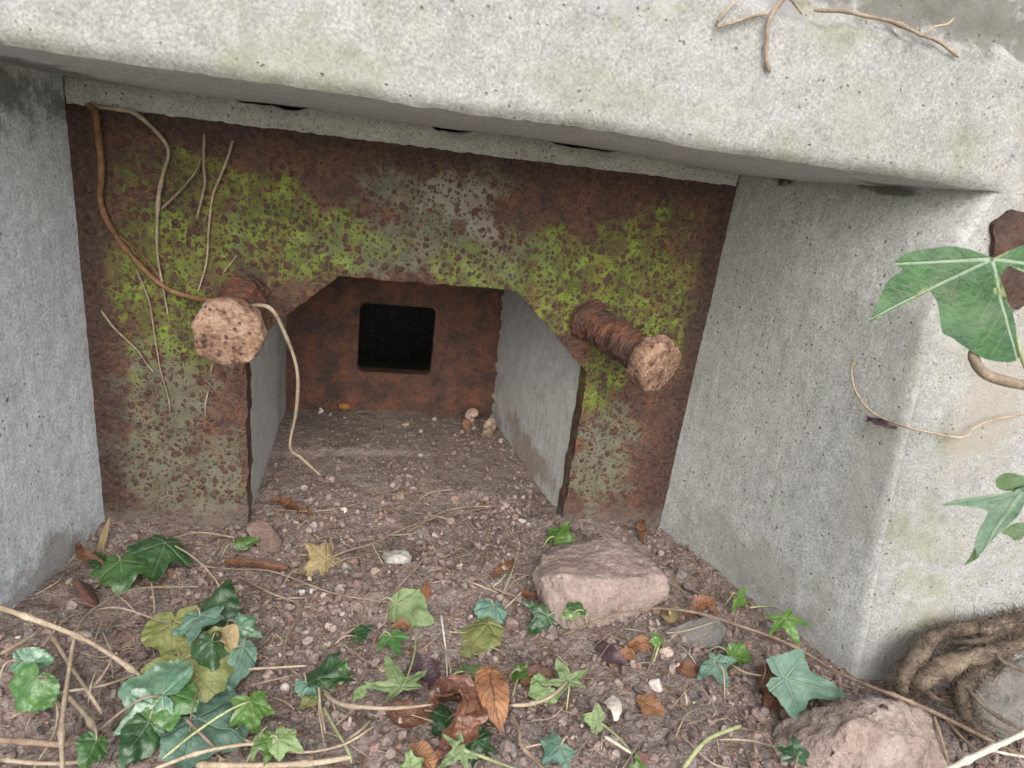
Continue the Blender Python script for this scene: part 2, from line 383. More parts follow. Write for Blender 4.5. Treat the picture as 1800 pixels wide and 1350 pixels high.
def stone(name, cs, sc=40, sp=(.5, .42, .36), spk=.5, band=False):
    n = N(name); v = n.map((1, 1, 2.2)) if band else None
    a = n.noise(sc, 7, .7, vec=v, dist=.5); f = n.noise(sc * 8, 4, .7)
    c = n.ramp(n.ma('ADD', n.ma('MULTIPLY', a, .7), n.ma('MULTIPLY', f, .3)), *[(.36 + .3 * i / (len(cs) - 1), q) for i, q in enumerate(cs)])
    c = n.mix(n.ma('MULTIPLY', n.step(n.noise(sc * 1.6, 5, .75, vec=n.map(loc=(4, 2, 9))), .56, .7), spk), c, sp)
    c = n.mix(n.ma('MULTIPLY', n.step(n.noise(sc * 2.3, 5, .75, vec=n.map(loc=(1, 8, 3))), .6, .72), .55), c, tuple(.35 * q for q in cs[0]))
    return n.done(c, .9, n.bump(n.ma('ADD', a, n.ma('MULTIPLY', f, .8)), .0045, 1.0), .3)
m_rock = stone('pink_weathered_stone', [(.20, .15, .13), (.33, .255, .22), (.45, .375, .33)], 30, (.50, .46, .41), .65)
m_rock2 = stone('ochre_grey_stone', [(.19, .14, .115), (.34, .265, .225), (.47, .40, .36)], 34, (.42, .31, .29), .6)
m_white = stone('chalky_white_stone', [(.40, .37, .32), (.62, .59, .54), (.72, .70, .66)], 60, (.55, .48, .38), .4)
m_red = stone('dusty_red_stone', [(.15, .10, .085), (.23, .16, .135), (.29, .21, .18)], 40, (.3, .25, .22), .3)
m_greyst = stone('dull_grey_stone', [(.10, .095, .09), (.18, .17, .155), (.25, .235, .215)], 30, (.26, .25, .22), .4)
m_brick = stone('dark_red_shard', [(.10, .05, .042), (.155, .08, .065), (.20, .11, .09)], 60, (.2, .13, .1), .3)
def stemm(name, lo, hi, fib=True):
    n = N(name)
    r = n.new('ShaderNodeObjectInfo').outputs['Random']
    c = n.ramp(n.noise(55, 5, .65), (.33, lo), (.66, hi))
    c = n.mix(1.0, c, n.ramp(n.noise(420, 3, .7), (.3, .68), (.7, 1.22)), 'MULTIPLY')
    c = n.mix(1.0, c, n.ramp(r, (0, .78), (1, 1.15)), 'MULTIPLY')
    return n.done(c, .8, n.bump(n.noise(500, 4, .7), .0008, .8), .3)
m_straw = stemm('pale_straw', (.25, .19, .125), (.46, .38, .28))
m_twig = stemm('dry_brown_twig', (.14, .095, .065), (.31, .235, .17))
m_rustroot = stemm('rust_stained_root', (.13, .062, .028), (.27, .155, .085))
m_vine = stemm('tan_vine_bark', (.23, .175, .125), (.42, .34, .25))
m_green = stemm('green_stem', (.24, .27, .12), (.42, .44, .25))
m_whites = stemm('bleached_stem', (.45, .41, .33), (.66, .62, .53))
m_hairy = stemm('fibrous_root_bark', (.065, .048, .036), (.20, .155, .112))

IVY = [90, 152, 28, 212, -32]
def leafmat(name, lo, hi, vein, veinamt=.7, rough=.38, angs=IVY, back=None, spots=0.0, trans=.12, mode='palm', vw=.016):
    n = N(name)
    uv = n.new('ShaderNodeTexCoord').outputs['UV']; x = n.sep(uv); X, Y = x[0], x[1]
    rnd = n.new('ShaderNodeObjectInfo').outputs['Random']
    c = n.ramp(n.noise(55, 4, .6), (.34, lo), (.66, hi))
    c = n.mix(1.0, c, n.ramp(rnd, (0, .75), (1, 1.25)), 'MULTIPLY')
    c = n.mix(n.ma('MULTIPLY', n.step(n.noise(38, 6, .7), .52, .68), .22), c, (.22, .20, .13))
    vm = None
    if mode == 'palm':
        R = n.ma('SQRT', n.ma('ADD', n.ma('MULTIPLY', X, X), n.ma('MULTIPLY', Y, Y)))
        for k, a in enumerate(angs):
            ca, sa = math.cos(math.radians(a)), math.sin(math.radians(a))
            l = n.ma('ADD', n.ma('MULTIPLY', X, ca), n.ma('MULTIPLY', Y, sa))
            p = n.ma('ABSOLUTE', n.ma('SUBTRACT', n.ma('MULTIPLY', X, sa), n.ma('MULTIPLY', Y, ca)))
            wd = n.ma('SUBTRACT', vw * 1.3, n.ma('MULTIPLY', l, vw * .9))
            m = n.ma('MULTIPLY', n.step(n.ma('DIVIDE', p, wd), 1.5, .5), n.step(l, 0, .02))
            q = n.ma('ABSOLUTE', n.ma('SUBTRACT', n.ma('FRACT', n.ma('MULTIPLY', n.ma('SUBTRACT', l, n.ma('MULTIPLY', p, .95)), 6.5)), .5))
            m2 = n.ma('MULTIPLY', n.ma('MULTIPLY', n.step(q, .06, .02), n.ma('MULTIPLY', n.step(l, .05, .1), n.step(p, .2, .12))), .24)
            mm = n.ma('MAXIMUM', m, m2); vm = mm if vm is None else n.ma('MAXIMUM', vm, mm)
    elif mode == 'pinn':
        p = n.ma('ABSOLUTE', X)
        m = n.step(p, vw, vw * .3)
        q = n.ma('ABSOLUTE', n.ma('SUBTRACT', n.ma('FRACT', n.ma('MULTIPLY', n.ma('SUBTRACT', Y, n.ma('MULTIPLY', p, .7)), 9)), .5))
        vm = n.ma('MAXIMUM', m, n.ma('MULTIPLY', n.step(q, .09, .02), .6))
    ret = n.noise(300, 3, .6)
    if vm is not None: c = n.mix(n.ma('MULTIPLY', vm, veinamt), c, vein)
    if spots > 0:
        s = n.step(n.noise(90, 4, .7), .60, .70); c = n.mix(n.ma('MULTIPLY', s, spots), c, (.16, .10, .05))
    geo = n.new('ShaderNodeNewGeometry').outputs['Backfacing']
    if back: c = n.mix(geo, c, back)
    h = ret if vm is None else n.ma('SUBTRACT', ret, n.ma('MULTIPLY', vm, .8))
    n.done(c, rough, n.bump(h, .0013, .9), .5)
    if rough < .45: n.b.inputs['Coat Weight'].default_value = .9 if rough < .25 else .4; n.b.inputs['Coat Roughness'].default_value = .16
    tr = n.new('ShaderNodeBsdfTranslucent'); n.set(tr.inputs[0], n.mix(1.0, c, (.8, .95, .4), 'MULTIPLY'))
    mx = n.new('ShaderNodeMixShader'); mx.inputs[0].default_value = trans
    n.t.links.new(n.b.outputs[0], mx.inputs[1]); n.t.links.new(tr.outputs[0], mx.inputs[2])
    n.t.links.new(mx.outputs[0], n.t.nodes['Material Output'].inputs[0])
    return n.m
BK = (.24, .30, .14)
LM = {
 'dark': leafmat('dark_ivy_leaf', (.016, .050, .018), (.036, .088, .028), (.13, .21, .10), .5, .30, back=BK),
 'mid': leafmat('mid_green_ivy_leaf', (.036, .098, .03), (.075, .165, .045), (.2, .3, .14), .5, .35, back=BK),
 'bright': leafmat('bright_ivy_leaf', (.055, .128, .022), (.105, .20, .04), (.22, .32, .12), .4, .4, back=BK),
 'pale': leafmat('pale_ivy_underside', (.155, .23, .09), (.24, .32, .145), (.30, .37, .2), .4, .6, back=BK),
 'blue': leafmat('bluish_ivy_leaf', (.075, .15, .11), (.135, .23, .17), (.2, .29, .2), .45, .5, back=BK),
 'gloss': leafmat('glossy_wet_ivy_leaf', (.075, .17, .095), (.16, .29, .18), (.30, .42, .30), .45, .2, back=BK),
 'olive': leafmat('olive_fading_leaf', (.13, .15, .045), (.22, .23, .085), (.30, .30, .14), .5, .45, back=(.2, .2, .1), spots=.3),
 'tan': leafmat('tan_dead_ivy_leaf', (.17, .125, .055), (.29, .225, .115), (.33, .27, .16), .5, .75, back=(.3, .24, .14), spots=.6, trans=.05),
 'brown': leafmat('red_brown_dead_leaf', (.10, .042, .024), (.22, .095, .045), (.12, .05, .03), .65, .55, back=(.24, .13, .08), mode='pinn', vw=.03, trans=.06, spots=.3),
 'orange': leafmat('orange_brown_dead_leaf', (.15, .066, .03), (.29, .14, .065), (.12, .055, .03), .75, .6, back=(.3, .18, .1), mode='pinn', vw=.025, trans=.08, spots=.5),
 'curl': leafmat('dark_russet_curled_leaf', (.075, .030, .020), (.175, .078, .045), (.12, .05, .03), .5, .42, back=(.20, .105, .07), mode='pinn', vw=.03, trans=.05),
 'purple': leafmat('purplish_dead_leaf', (.055, .032, .04), (.11, .065, .075), (.14, .09, .09), .4, .5, mode='pinn', trans=.04),
 'cream': leafmat('cream_leaf_scrap', (.45, .41, .35), (.62, .58, .52), (.5, .45, .4), .3, .7, mode='none'),
}

# ================================================================== BUNKER
def disp(P, amp=.0022, s=1):
    P = np.asarray(P, float)
    return P + amp * vfbm(P, 9, 3, s) + amp * .35 * vfbm(P, 70, 3, s + 5) + amp * .22 * vfbm(P, 210, 2, s + 9)
wall = thing('bunker_wall', 'pale lichen-stained concrete bunker wall with a splayed recess round the rusty plate', 'wall', (.35, 0, -.46))
CRN = [(1752, 345), (1690, 440), (1640, 560), (1612, 700), (1590, 800), (1560, 930), (1530, 1080), (1508, 1190)]
cp = np.array([Fp(*c) for c in CRN]); cz = cp[::-1, 2]; cx = cp[::-1, 0]
def cornx(z): return np.interp(z, np.r_[-.6, cz], np.r_[cx[0] + .005, cx])
ZL = lambda x: .0365 - .011 * (x - .06)        # the lintel's lower front edge
XR = np.arange(.84, 1.62, .006)
ztop_r = ZL(.82)
# right splay and the front face right of it (one profile per row, round corner)
zs = np.arange(-.60, ztop_r - .002, .004); zs = np.r_[zs, ztop_r]
rowsJ = []; rowsF = []
NJ = 70
for z in zs:
    A = np.array([.700, .004]); K = np.array([float(cornx(z)), FY(z)]); E = np.array([.84, FY(z)])
    d1 = (A - K) / np.linalg.norm(A - K); r = .013
    p0 = K + d1 * r; p2 = K + np.array([1, 0]) * r
    t = np.linspace(0, 1, NJ)[:, None]; J = A * (1 - t) + p0 * t
    tt = np.linspace(0, 1, 9)[1:, None]; B = p0 * (1 - tt) ** 2 + K * 2 * tt * (1 - tt) + p2 * tt ** 2
    rowsJ.append(np.c_[np.vstack([J, B[:4]]), np.full(NJ + 4, z)])
    t2 = np.linspace(0, 1, 12)[1:-1, None]; X1 = np.vstack([B[3:], p2 * (1 - t2) + E * t2])
    X1 = np.vstack([X1, np.c_[XR, np.full(len(XR), FY(z))]])
    rowsF.append(np.c_[X1, np.full(len(X1), z)])
def fromrows(name, rows, mat, flip=False, amp=.0009, parent=None):
    n, m = len(rows), len(rows[0]); V = disp(np.vstack(rows), amp)
    F = gridfaces(n, m); F = F[:, ::-1] if flip else F
    return mesh(name, V, F, mat, parent or wall)
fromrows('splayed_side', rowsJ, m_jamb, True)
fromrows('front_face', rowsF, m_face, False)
# left splay
rowsL = []
for z in np.arange(-.60, .05, .004):
    t = np.linspace(0, 1, 80)[:, None]; A = np.array([0.0, .004]); K = np.array([-.035 - .0 * z, FY(z)])
    bend = .004 * np.sin(t[:, 0] * 3.1)
    P = A * (1 - t) + K * t; P[:, 0] -= bend
    X = np.vstack([P, [[-.037, FY(z) - .002], [-.06, FY(z) - .003], [-.3, FY(z) - .003], [-.7, FY(z) - .003]]])
    rowsL.append(np.c_[X, np.full(len(X), z)])
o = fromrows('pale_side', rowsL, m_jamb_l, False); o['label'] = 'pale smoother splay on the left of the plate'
# lintel: front face above the recess, rounded lower edge, soffit running back over the plate
def ledge(x, z):                                # the rough set-back ledge along the top right
    return 0.0
XS = np.r_[np.arange(-.7, .0, .012), np.arange(0, .80, .0045), np.linspace(.803, .84, 9)[:-1], XR]
zrows = np.r_[np.linspace(0, 1, 62) ** 1.15]
rows = []
for t in zrows[::-1]:
    z = ZL(XS) * (1 - t) + .34 * t
    z = np.where(XS > .80, (ztop_r) * (1 - t) + .34 * t, z)
    k = 1 / (1 + np.exp(-(XS - .80) / .006))
    rr = .010 * np.clip(1 - (z - ZL(XS)) / .010, 0, 1) ** 2 * (1 - k)
    # spalled, rougher top right, stepping back above a slanting line
    edge = .128 + .003 * np.sin(XS * 60) + .002 * np.sin(XS * 173)
    st = np.clip((z - edge) / .008, 0, 1) * np.clip((XS - .50) / .08, 0, 1)
    y = FY(z) + rr * .55 + .012 * st
    rows.append(np.c_[XS, y, z])
n = len(rows)
V = disp(np.vstack(rows), .0015); zz = V[:, 2]; xx = V[:, 0]
rg = np.clip((xx - .5) / .2, 0, 1) * np.clip((zz - .12) / .05, 0, 1)
V[:, 1] += rg * .005 * fbm(V, 70, 4, 77, .65)
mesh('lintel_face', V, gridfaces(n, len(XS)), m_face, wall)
rows = []
xs = np.arange(-.7, .83, .0045)
for t in np.linspace(0, 1, 46):
    yf = FY(ZL(xs)) + .0055
    y = yf * (1 - t) + .065 * t; z = (ZL(xs) + .0) * (1 - t) + (.0185 - .012 * np.clip((xs - .55) / .15, 0, 1)) * t
    z = z - .002 * np.sin(t * 3.1)
    rows.append(np.c_[xs, y, z])
Vs = disp(np.vstack(rows), .0012)
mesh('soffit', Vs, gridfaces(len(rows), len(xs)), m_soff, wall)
# mortar strip above the plate with crack gaps under the soffit
xs = np.arange(.001, .70, .0015); P0 = np.c_[xs, 0 * xs, 0 * xs]
top = .0182 + .0012 * fbm(P0, 60, 3, 3)
for (a, b, dpt) in ((.145, .225, .0002), (.25, .30, .0002), (.335, .395, .0008), (.465, .56, .0011), (.60, .635, .0006)):
    top -= dpt * np.clip((xs - a) / .009, 0, 1) * np.clip((b - xs) / .014, 0, 1) * (1 + .35 * fbm(P0, 120, 2, 8))
join = np.ones_like(xs)
for (a, b) in ((.15, .22), (.34, .392), (.47, .555)): join -= np.clip((xs - a) / .009, 0, 1) * np.clip((b - xs) / .014, 0, 1)
top = top + join * .004 - .010 * np.clip((xs - .60) / .11, 0, 1)
bot = -.002 + .0008 * fbm(P0, 130, 4, 14)
rows = []
for t in np.linspace(0, 1, 14):
    rows.append(np.c_[xs, (-.0035 - .003 * np.sin(t * 3.1)) * np.clip(xs / .03 + .1, 0, 1) * np.clip((.71 - xs) / .03 + .1, 0, 1), bot * (1 - t) + top * t])
rows.append(np.c_[xs, .02 + 0 * xs, top + .0005])
Vm = np.vstack(rows); Vm[:, 1] += .0012 * fbm(Vm, 120, 3, 4)
rows2 = [np.c_[xs, .03 + 0 * xs, bot + .001]] + [Vm[i * len(xs):(i + 1) * len(xs)] for i in range(len(rows))]
mesh('mortar_strip', np.vstack(rows2), gridfaces(len(rows2), len(xs))[:, ::-1], m_strip, wall)
# body behind: blocks the light from above and behind (top, back and sides of the wall)
def boxd(x0, x1, y0, y1, z0, z1):
    V = np.array([(x, y, z) for x in (x0, x1) for y in (y0, y1) for z in (z0, z1)], float)
    F = [(0, 1, 3, 2), (4, 6, 7, 5), (0, 4, 5, 1), (2, 3, 7, 6), (0, 2, 6, 4), (1, 5, 7, 3)]
    return V, F
v, f = merge([boxd(-.7, 1.62, -.20, 1.2, .30, .34), boxd(-.7, -.66, -.2, 1.2, -.62, .30), boxd(1.58, 1.62, -.2, 1.2, -.62, .30), boxd(-.7, 1.62, 1.2, 1.24, -.62, .34),
              boxd(-.66, 1.58, .066, 1.2, .025, .06)])
mesh('roof_slab', v, f, m_dark, wall, False)
# tunnel lining
def quadgrid(a, b, c, d, n, m):
    a, b, c, d = [np.array(q, float) for q in (a, b, c, d)]
    s = np.linspace(0, 1, n)[:, None, None]; t = np.linspace(0, 1, m)[None, :, None]
    return ((a * (1 - t) + b * t) * (1 - s) + (d * (1 - t) + c * t) * s).reshape(-1, 3), gridfaces(n, m)
RY = .322
v, f = quadgrid((.5605, .029, -.56), (.5605, .029, -.10), (.5035, RY, -.10), (.512, RY, -.56), 80, 110)
v = disp(v, .0008); kk = np.clip((v[:, 1] - .29) / .03, 0, 1); v[:, 0] += kk * (.003 * fbm(v * [0, 0, 1], 120, 3, 4) + .001)
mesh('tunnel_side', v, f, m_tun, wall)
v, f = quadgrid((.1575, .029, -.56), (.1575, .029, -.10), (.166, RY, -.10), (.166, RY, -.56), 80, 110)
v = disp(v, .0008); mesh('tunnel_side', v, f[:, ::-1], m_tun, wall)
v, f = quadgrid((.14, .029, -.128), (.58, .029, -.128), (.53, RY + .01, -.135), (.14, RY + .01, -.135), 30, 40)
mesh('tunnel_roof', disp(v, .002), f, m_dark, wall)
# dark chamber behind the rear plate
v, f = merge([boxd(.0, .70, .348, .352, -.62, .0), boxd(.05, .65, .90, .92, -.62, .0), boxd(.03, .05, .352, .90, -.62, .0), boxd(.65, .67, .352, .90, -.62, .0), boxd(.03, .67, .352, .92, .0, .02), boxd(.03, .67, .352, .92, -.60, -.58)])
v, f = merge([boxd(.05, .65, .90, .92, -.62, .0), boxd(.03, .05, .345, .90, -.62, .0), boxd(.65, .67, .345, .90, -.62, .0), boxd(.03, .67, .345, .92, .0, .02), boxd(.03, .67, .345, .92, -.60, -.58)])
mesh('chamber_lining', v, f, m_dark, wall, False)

# ------------------------------------------------------------------ steel plates
def outline_plate(name, outer, hole, y0, y1, mat, parent, rag=.0012, step=.006):
    def dens(L, seed):
        out = []
        for i in range(len(L)):
            a = np.array(L[i], float); b = np.array(L[(i + 1) % len(L)], float); k = max(1, int(np.linalg.norm(b - a) / step))
            for t in range(k): out.append(a + (b - a) * t / k)
        out = np.array(out); P = np.c_[out[:, 0], 0 * out[:, 0], out[:, 1]]
        nz = vfbm(P, 70, 3, seed)
        return out + rag * nz[:, [0, 2]]
    loops = [dens(outer, 3)] + ([dens(hole, 9)] if hole else [])
    bm = bmesh.new(); es = []
    for L in loops:
        vs = [bm.verts.new((p[0], y0, p[1])) for p in L]
        es += [bm.edges.new((vs[i], vs[(i + 1) % len(vs)])) for i in range(len(vs))]
    r = bmesh.ops.triangle_fill(bm, edges=es, use_beauty=True)
    fs = [g for g in r['geom'] if isinstance(g, bmesh.types.BMFace)]
    bmesh.ops.recalc_face_normals(bm, faces=bm.faces[:])
    for f_ in bm.faces:
        if f_.normal.y > 0: f_.normal_flip()
    ex = bmesh.ops.extrude_face_region(bm, geom=bm.faces[:])
    vv = [g for g in ex['geom'] if isinstance(g, bmesh.types.BMVert)]
    # the extruded copy becomes the front; the originals stay as the back
    for v_ in vv: v_.co.y = y0
    for v_ in bm.verts:
        if v_ not in set(vv): v_.co.y = y1
    bmesh.ops.recalc_face_normals(bm, faces=bm.faces[:])
    me = bpy.data.meshes.new(name); bm.to_mesh(me); bm.free(); me.materials.append(mat)
    ob = bpy.data.objects.new(name, me); COL.objects.link(ob)
    ob.parent = parent; ob.location = -Vector(parent.location)
    return ob
front = thing('embrasure_plate', 'large rusty pitted steel plate with green paint, an arched cut-out and two bolts', 'steel plate', (.35, 0, -.46))
outline_plate('plate', [(-.004, .004), (-.004, -.56), (.1586, -.56), (.1586, -.232), (.256, -.1465), (.457, -.1465), (.5592, -.243), (.5592, -.56), (.704, -.56), (.704, .004)],
              None, 0.0, .028, m_plate, front, .0016, .004)
rear = thing('rear_plate', 'dark rusty inner steel plate with a square hole at the end of the tunnel', 'steel plate', (.34, RY, -.46))
def rrect(x0, x1, z0, z1, r):
    out = []
    for (cx_, cz_, a0) in ((x1 - r, z1 - r, 0), (x0 + r, z1 - r, 90), (x0 + r, z0 + r, 180), (x1 - r, z0 + r, 270)):
        for k in range(5):
            a = math.radians(a0 + 22.5 * k); out.append((cx_ + r * math.cos(a), cz_ + r * math.sin(a)))
    return out
outline_plate('plate', [(.10, -.05), (.10, -.56), (.56, -.56), (.56, -.05)], rrect(.2775, .399, -.3755, -.2585, .010), RY, RY + .022, m_rear, rear, .0004, .006)

def bolt(base, head, rs, rh, seed, label, angle0):
    e = thing('bolt', label, 'bolt'); e.parent = front; e.location = -Vector(front.location); del e['category']
    base = np.array(base); head = np.array(head); ax = head - base; L = np.linalg.norm(ax); ax /= L
    u_ = np.cross(ax, (0, 0, 1)); u_ /= np.linalg.norm(u_); w_ = np.cross(u_, ax)
    # threaded shank: lathe with a helical ridge
    n, m = 150, 48; rows = []
    for i in range(n):
        t = i / (n - 1); l = -.006 + t * (L - .020); a = np.arange(m) * 2 * math.pi / m
        ph = l / .0042 * 2 * math.pi - a
        r = rs * (1 + .016 * np.sin(ph)) * (1 + .18 * max(0, 1 - abs(l - 0) / .012))
        p = base + ax * l + (np.cos(a)[:, None] * u_ + np.sin(a)[:, None] * w_) * r[:, None]
        rows.append(p)
    V = np.vstack(rows); nz = fbm(V, 130, 3, seed); d = V - (base + ((V - base) @ ax)[:, None] * ax); d /= np.linalg.norm(d, axis=1)[:, None] + 1e-9
    V = V + d * (.0022 * nz + .0018 * fbm(V, 45, 3, seed + 3))[:, None]
    F = [(i * m + j, (i + 1) * m + j, (i + 1) * m + (j + 1) % m, i * m + (j + 1) % m) for i in range(n - 1) for j in range(m)]
    s = mesh('shank', V, F, m_shank); s.parent = e
    # worn octagonal head
    m = 96; prof = [(-.024, .0), (-.024, .5), (-.024, .80), (-.0225, .90), (-.019, .96), (-.012, 1.0), (-.006, 1.0), (-.001, .985), (.0015, .95), (.003, .90), (.0036, .8), (.0038, .6), (.0038, .4), (.0038, .2), (.0036, .0)]
    prof2 = []
    for (a_, b_), (c_, d_) in zip(prof[:-1], prof[1:]):
        for t in (0, .25, .5, .75): prof2.append((a_ + (c_ - a_) * t, b_ + (d_ - b_) * t))
    prof2.append(prof[-1])
    a = np.arange(m) * 2 * math.pi / m; sec = 2 * math.pi / 8; aa = (a - angle0) % sec - sec / 2
    poly = np.cos(sec / 2) / np.cos(aa); poly = poly * .8 + .2 * .96
    rows = [head + ax * l + (np.cos(a)[:, None] * u_ + np.sin(a)[:, None] * w_) * (rh * k * poly)[:, None] for (l, k) in prof2]
    V = np.vstack(rows); V = V + .0016 * vfbm(V, 38, 2, seed) + .0008 * vfbm(V, 140, 3, seed + 9)
    n = len(prof2); F = [(i * m + j, (i + 1) * m + j, (i + 1) * m + (j + 1) % m, i * m + (j + 1) % m) for i in range(n - 1) for j in range(m)]
    h = mesh('head', V, F, m_head); h.parent = e
    return e
BL = .105
b1 = onY(434, 522, 0); h1 = onY(401, 587, -BL); b2 = onY(1034, 562, 0); h2 = onY(1158, 646, -BL)
bolt(b1, h1, .0210, .0345, 3, 'bolt left of the cut-out, with the broader head', .15)
bolt(b2, h2, .0205, .0325, 8, 'bolt right of the cut-out, threaded shank seen from the side', .35)

# rust-brown iron bracket at the right edge of the front face
m_iron = steel('old_iron', False, .9, .8)
P = [Fp(*q, .004) for q in [(1742, 392), (1775, 374), (1835, 372), (1850, 520), (1800, 545), (1760, 530), (1738, 490), (1744, 440)]]
bm = bmesh.new(); vs = [bm.verts.new(p) for p in P]; bm.faces.new(vs); ex = bmesh.ops.extrude_face_region(bm, geom=bm.faces[:])
for g in ex['geom']:
    if isinstance(g, bmesh.types.BMVert): g.co.y += .03
bmesh.ops.triangulate(bm, faces=bm.faces[:]); bmesh.ops.subdivide_edges(bm, edges=bm.edges[:], cuts=5, use_grid_fill=True); bmesh.ops.recalc_face_normals(bm, faces=bm.faces[:])
me = bpy.data.meshes.new('iron_stub'); bm.to_mesh(me); bm.free()
co = np.zeros(len(me.vertices) * 3); me.vertices.foreach_get('co', co); co = co.reshape(-1, 3); co += .003 * vfbm(co, 60, 3, 4); me.vertices.foreach_set('co', co.ravel())
me.materials.append(m_iron); o = bpy.data.objects.new('iron_stub', me); COL.objects.link(o)
tag(o, 'dark rusted iron stub in the front face behind the large ivy leaf', 'iron stub')

# ================================================================== GROUND
xs = np.arange(-.30, 1.35, .0028); ys = np.r_[np.arange(-.80, .0, .0028), np.arange(.0, .34, .0028)]
Xg, Yg = np.meshgrid(xs, ys); Xf, Yf = Xg.ravel(), Yg.ravel()
zg = gh(Xf, Yf); Pg = np.c_[Xf, Yf, 0 * Xf]
kf = np.where(Yf > .10, .7, 1.0)
zg = zg + kf * (.0022 * fbm(Pg, 110, 3, 21) + .0011 * fbm(Pg, 300, 2, 33))
mesh_g = mesh('ground', np.c_[Xf, Yf, zg], gridfaces(len(ys), len(xs)), m_soil); mesh_g['kind'] = 'structure'
v, f = quadgrid((-60, -80, -.56), (60, -80, -.56), (60, 60, -.56), (-60, 60, -.56), 40, 40)
o = mesh('ground', v, f, m_far); o['kind'] = 'structure'

def icov(sub):
    bm = bmesh.new(); bmesh.ops.create_icosphere(bm, subdivisions=sub, radius=1); V = np.array([v.co for v in bm.verts]); F = np.array([[v.index for v in f.verts] for f in bm.faces]); bm.free(); return V, F
def rockshape(sub, seed, cuts=9):
    V, F = icov(sub); r = np.random.default_rng(seed)
    for k in range(cuts):
        d = r.normal(size=3); d /= np.linalg.norm(d); h = r.uniform(.36, .72); q = V @ d; V = V - np.outer(np.clip(q - h, 0, None), d)
    V = V * r.uniform(.7, 1.2, 3); V[:, 2] *= .8
    return V + .06 * vfbm(V, 2.5, 2, seed), F
CC = np.array([(.20, .15, .135), (.15, .11, .10), (.24, .185, .165), (.17, .12, .115), (.27, .215, .19), (.12, .085, .078), (.21, .15, .13), (.22, .13, .105), (.33, .28, .25), (.19, .165, .155)])
def crumbfield(n, sub, slo, shi, seed, sel):
    r = np.random.default_rng(seed); shapes = [rockshape(sub, seed + k) for k in range(8)]
    x = r.uniform(-.10, 1.15, n * 3); y = r.uniform(-.62, .31, n * 3)
    keep = sel(x, y, r); x, y = x[keep][:n], y[keep][:n]; n = len(x)
    z = gh(x, y); s = slo + (shi - slo) * r.random(n) ** 2.6
    s = np.where(y > .10, s * .8, s)
    Vs = []; Fs = []; Cs = []; o = 0
    a = r.uniform(0, 6.283, (n, 3)); colr = CC[r.integers(0, len(CC), n)] * r.uniform(.95, 1.5, (n, 1)); colr = colr * .7 + np.array([.32, .25, .225]) * .3; colr = colr * (1 - .38 * np.clip(2.2 * vn(np.c_[x * 9, y * 9, 0 * x], 66), 0, 1))[:, None]
    pale = r.random(n) < .007; colr[pale] = np.array([.46, .41, .37]) * r.uniform(.8, 1.2, (pale.sum(), 1))
    for i in range(n):
        V, F = shapes[i % 8]; ca, sa = math.cos(a[i, 0]), math.sin(a[i, 0]); cb, sb = math.cos(a[i, 1]), math.sin(a[i, 1])
        R = np.array([[ca, -sa, 0], [sa, ca, 0], [0, 0, 1]]) @ np.array([[1, 0, 0], [0, cb, -sb], [0, sb, cb]])
        W = (V @ R.T) * s[i]; W = W + (x[i], y[i], z[i] + s[i] * .35)
        Vs.append(W); Fs.append(F + o); Cs.append(np.repeat(colr[i][None], len(V), 0)); o += len(V)
    return np.vstack(Vs), np.vstack(Fs), np.vstack(Cs)
def inside(x, y):
    ok = (y < -.002) & (x > .0 - .035 * np.clip(-y / .27, 0, 1)) & (x < .70 + .09 * np.clip(-y / .28, 0, 1)) | (y < -.30)
    tun = (y >= -.002) & (x > .162) & (x < .553 - .13 * y) & (y < .30)
    return ok | tun
def sel(x, y, r):
    ins = inside(x, y); p = np.where(y > .05, np.where(x > .33, 1.0, .55), 1.0)
    cl = vn(np.c_[x * 14, y * 14, 0 * x], 4); p = p * np.clip(.75 + .8 * cl, .15, 1)
    return ins & (r.random(len(x)) < p)
parts = [crumbfield(18000, 1, .0008, .0026, 1, sel), crumbfield(8500, 2, .0018, .0066, 2, sel)]
V = np.vstack([p[0] for p in parts]); F = np.vstack([parts[0][1], parts[1][1] + len(parts[0][0])]); Cc = np.vstack([p[2] for p in parts])
o = mesh('soil_crumbs', V, F, m_crumb, None, False, Cc)
tag(o, 'loose purplish-brown soil crumbs and grit covering the floor of the recess', 'soil crumbs', kind='stuff')

# ------------------------------------------------------------------ stones
def hullrock(name, pts, mat, label, cat='stone', sub=4, amp=.0022, seed=0, group=None, smooth=.25):
    bm = bmesh.new(); [bm.verts.new(p) for p in pts]; r = bmesh.ops.convex_hull(bm, input=bm.verts[:])
    bmesh.ops.delete(bm, geom=[v for v in bm.verts if not v.link_faces], context='VERTS')
    for k in range(sub):
        ed = [e for e in bm.edges if e.calc_length() > .0045]
        if not ed: break
        bmesh.ops.subdivide_edges(bm, edges=ed, cuts=1); bmesh.ops.triangulate(bm, faces=[f for f in bm.faces if len(f.verts) > 3])
        if k == 2: bmesh.ops.smooth_vert(bm, verts=bm.verts[:], factor=smooth, use_axis_x=True, use_axis_y=True, use_axis_z=True)
    bmesh.ops.recalc_face_normals(bm, faces=bm.faces[:])
    V = np.array([v.co for v in bm.verts]); F = [[v.index for v in f.verts] for f in bm.faces]; bm.free()
    rdg = np.abs(fbm(V, 45, 3, seed))
    V = V + amp * .45 * vfbm(V, 24, 2, seed, .6) + amp * .42 * vfbm(V, 110, 4, seed + 4, .7)
    c = V.mean(0); d = V - c; d /= np.linalg.norm(d, axis=1)[:, None]; V = V - d * (amp * .5 * rdg)[:, None]
    o = mesh(name, V, F, mat, None, True); tag(o, label, cat, group); return o
pt = [G(*q) for q in [(636, 0, 0)]] if False else []
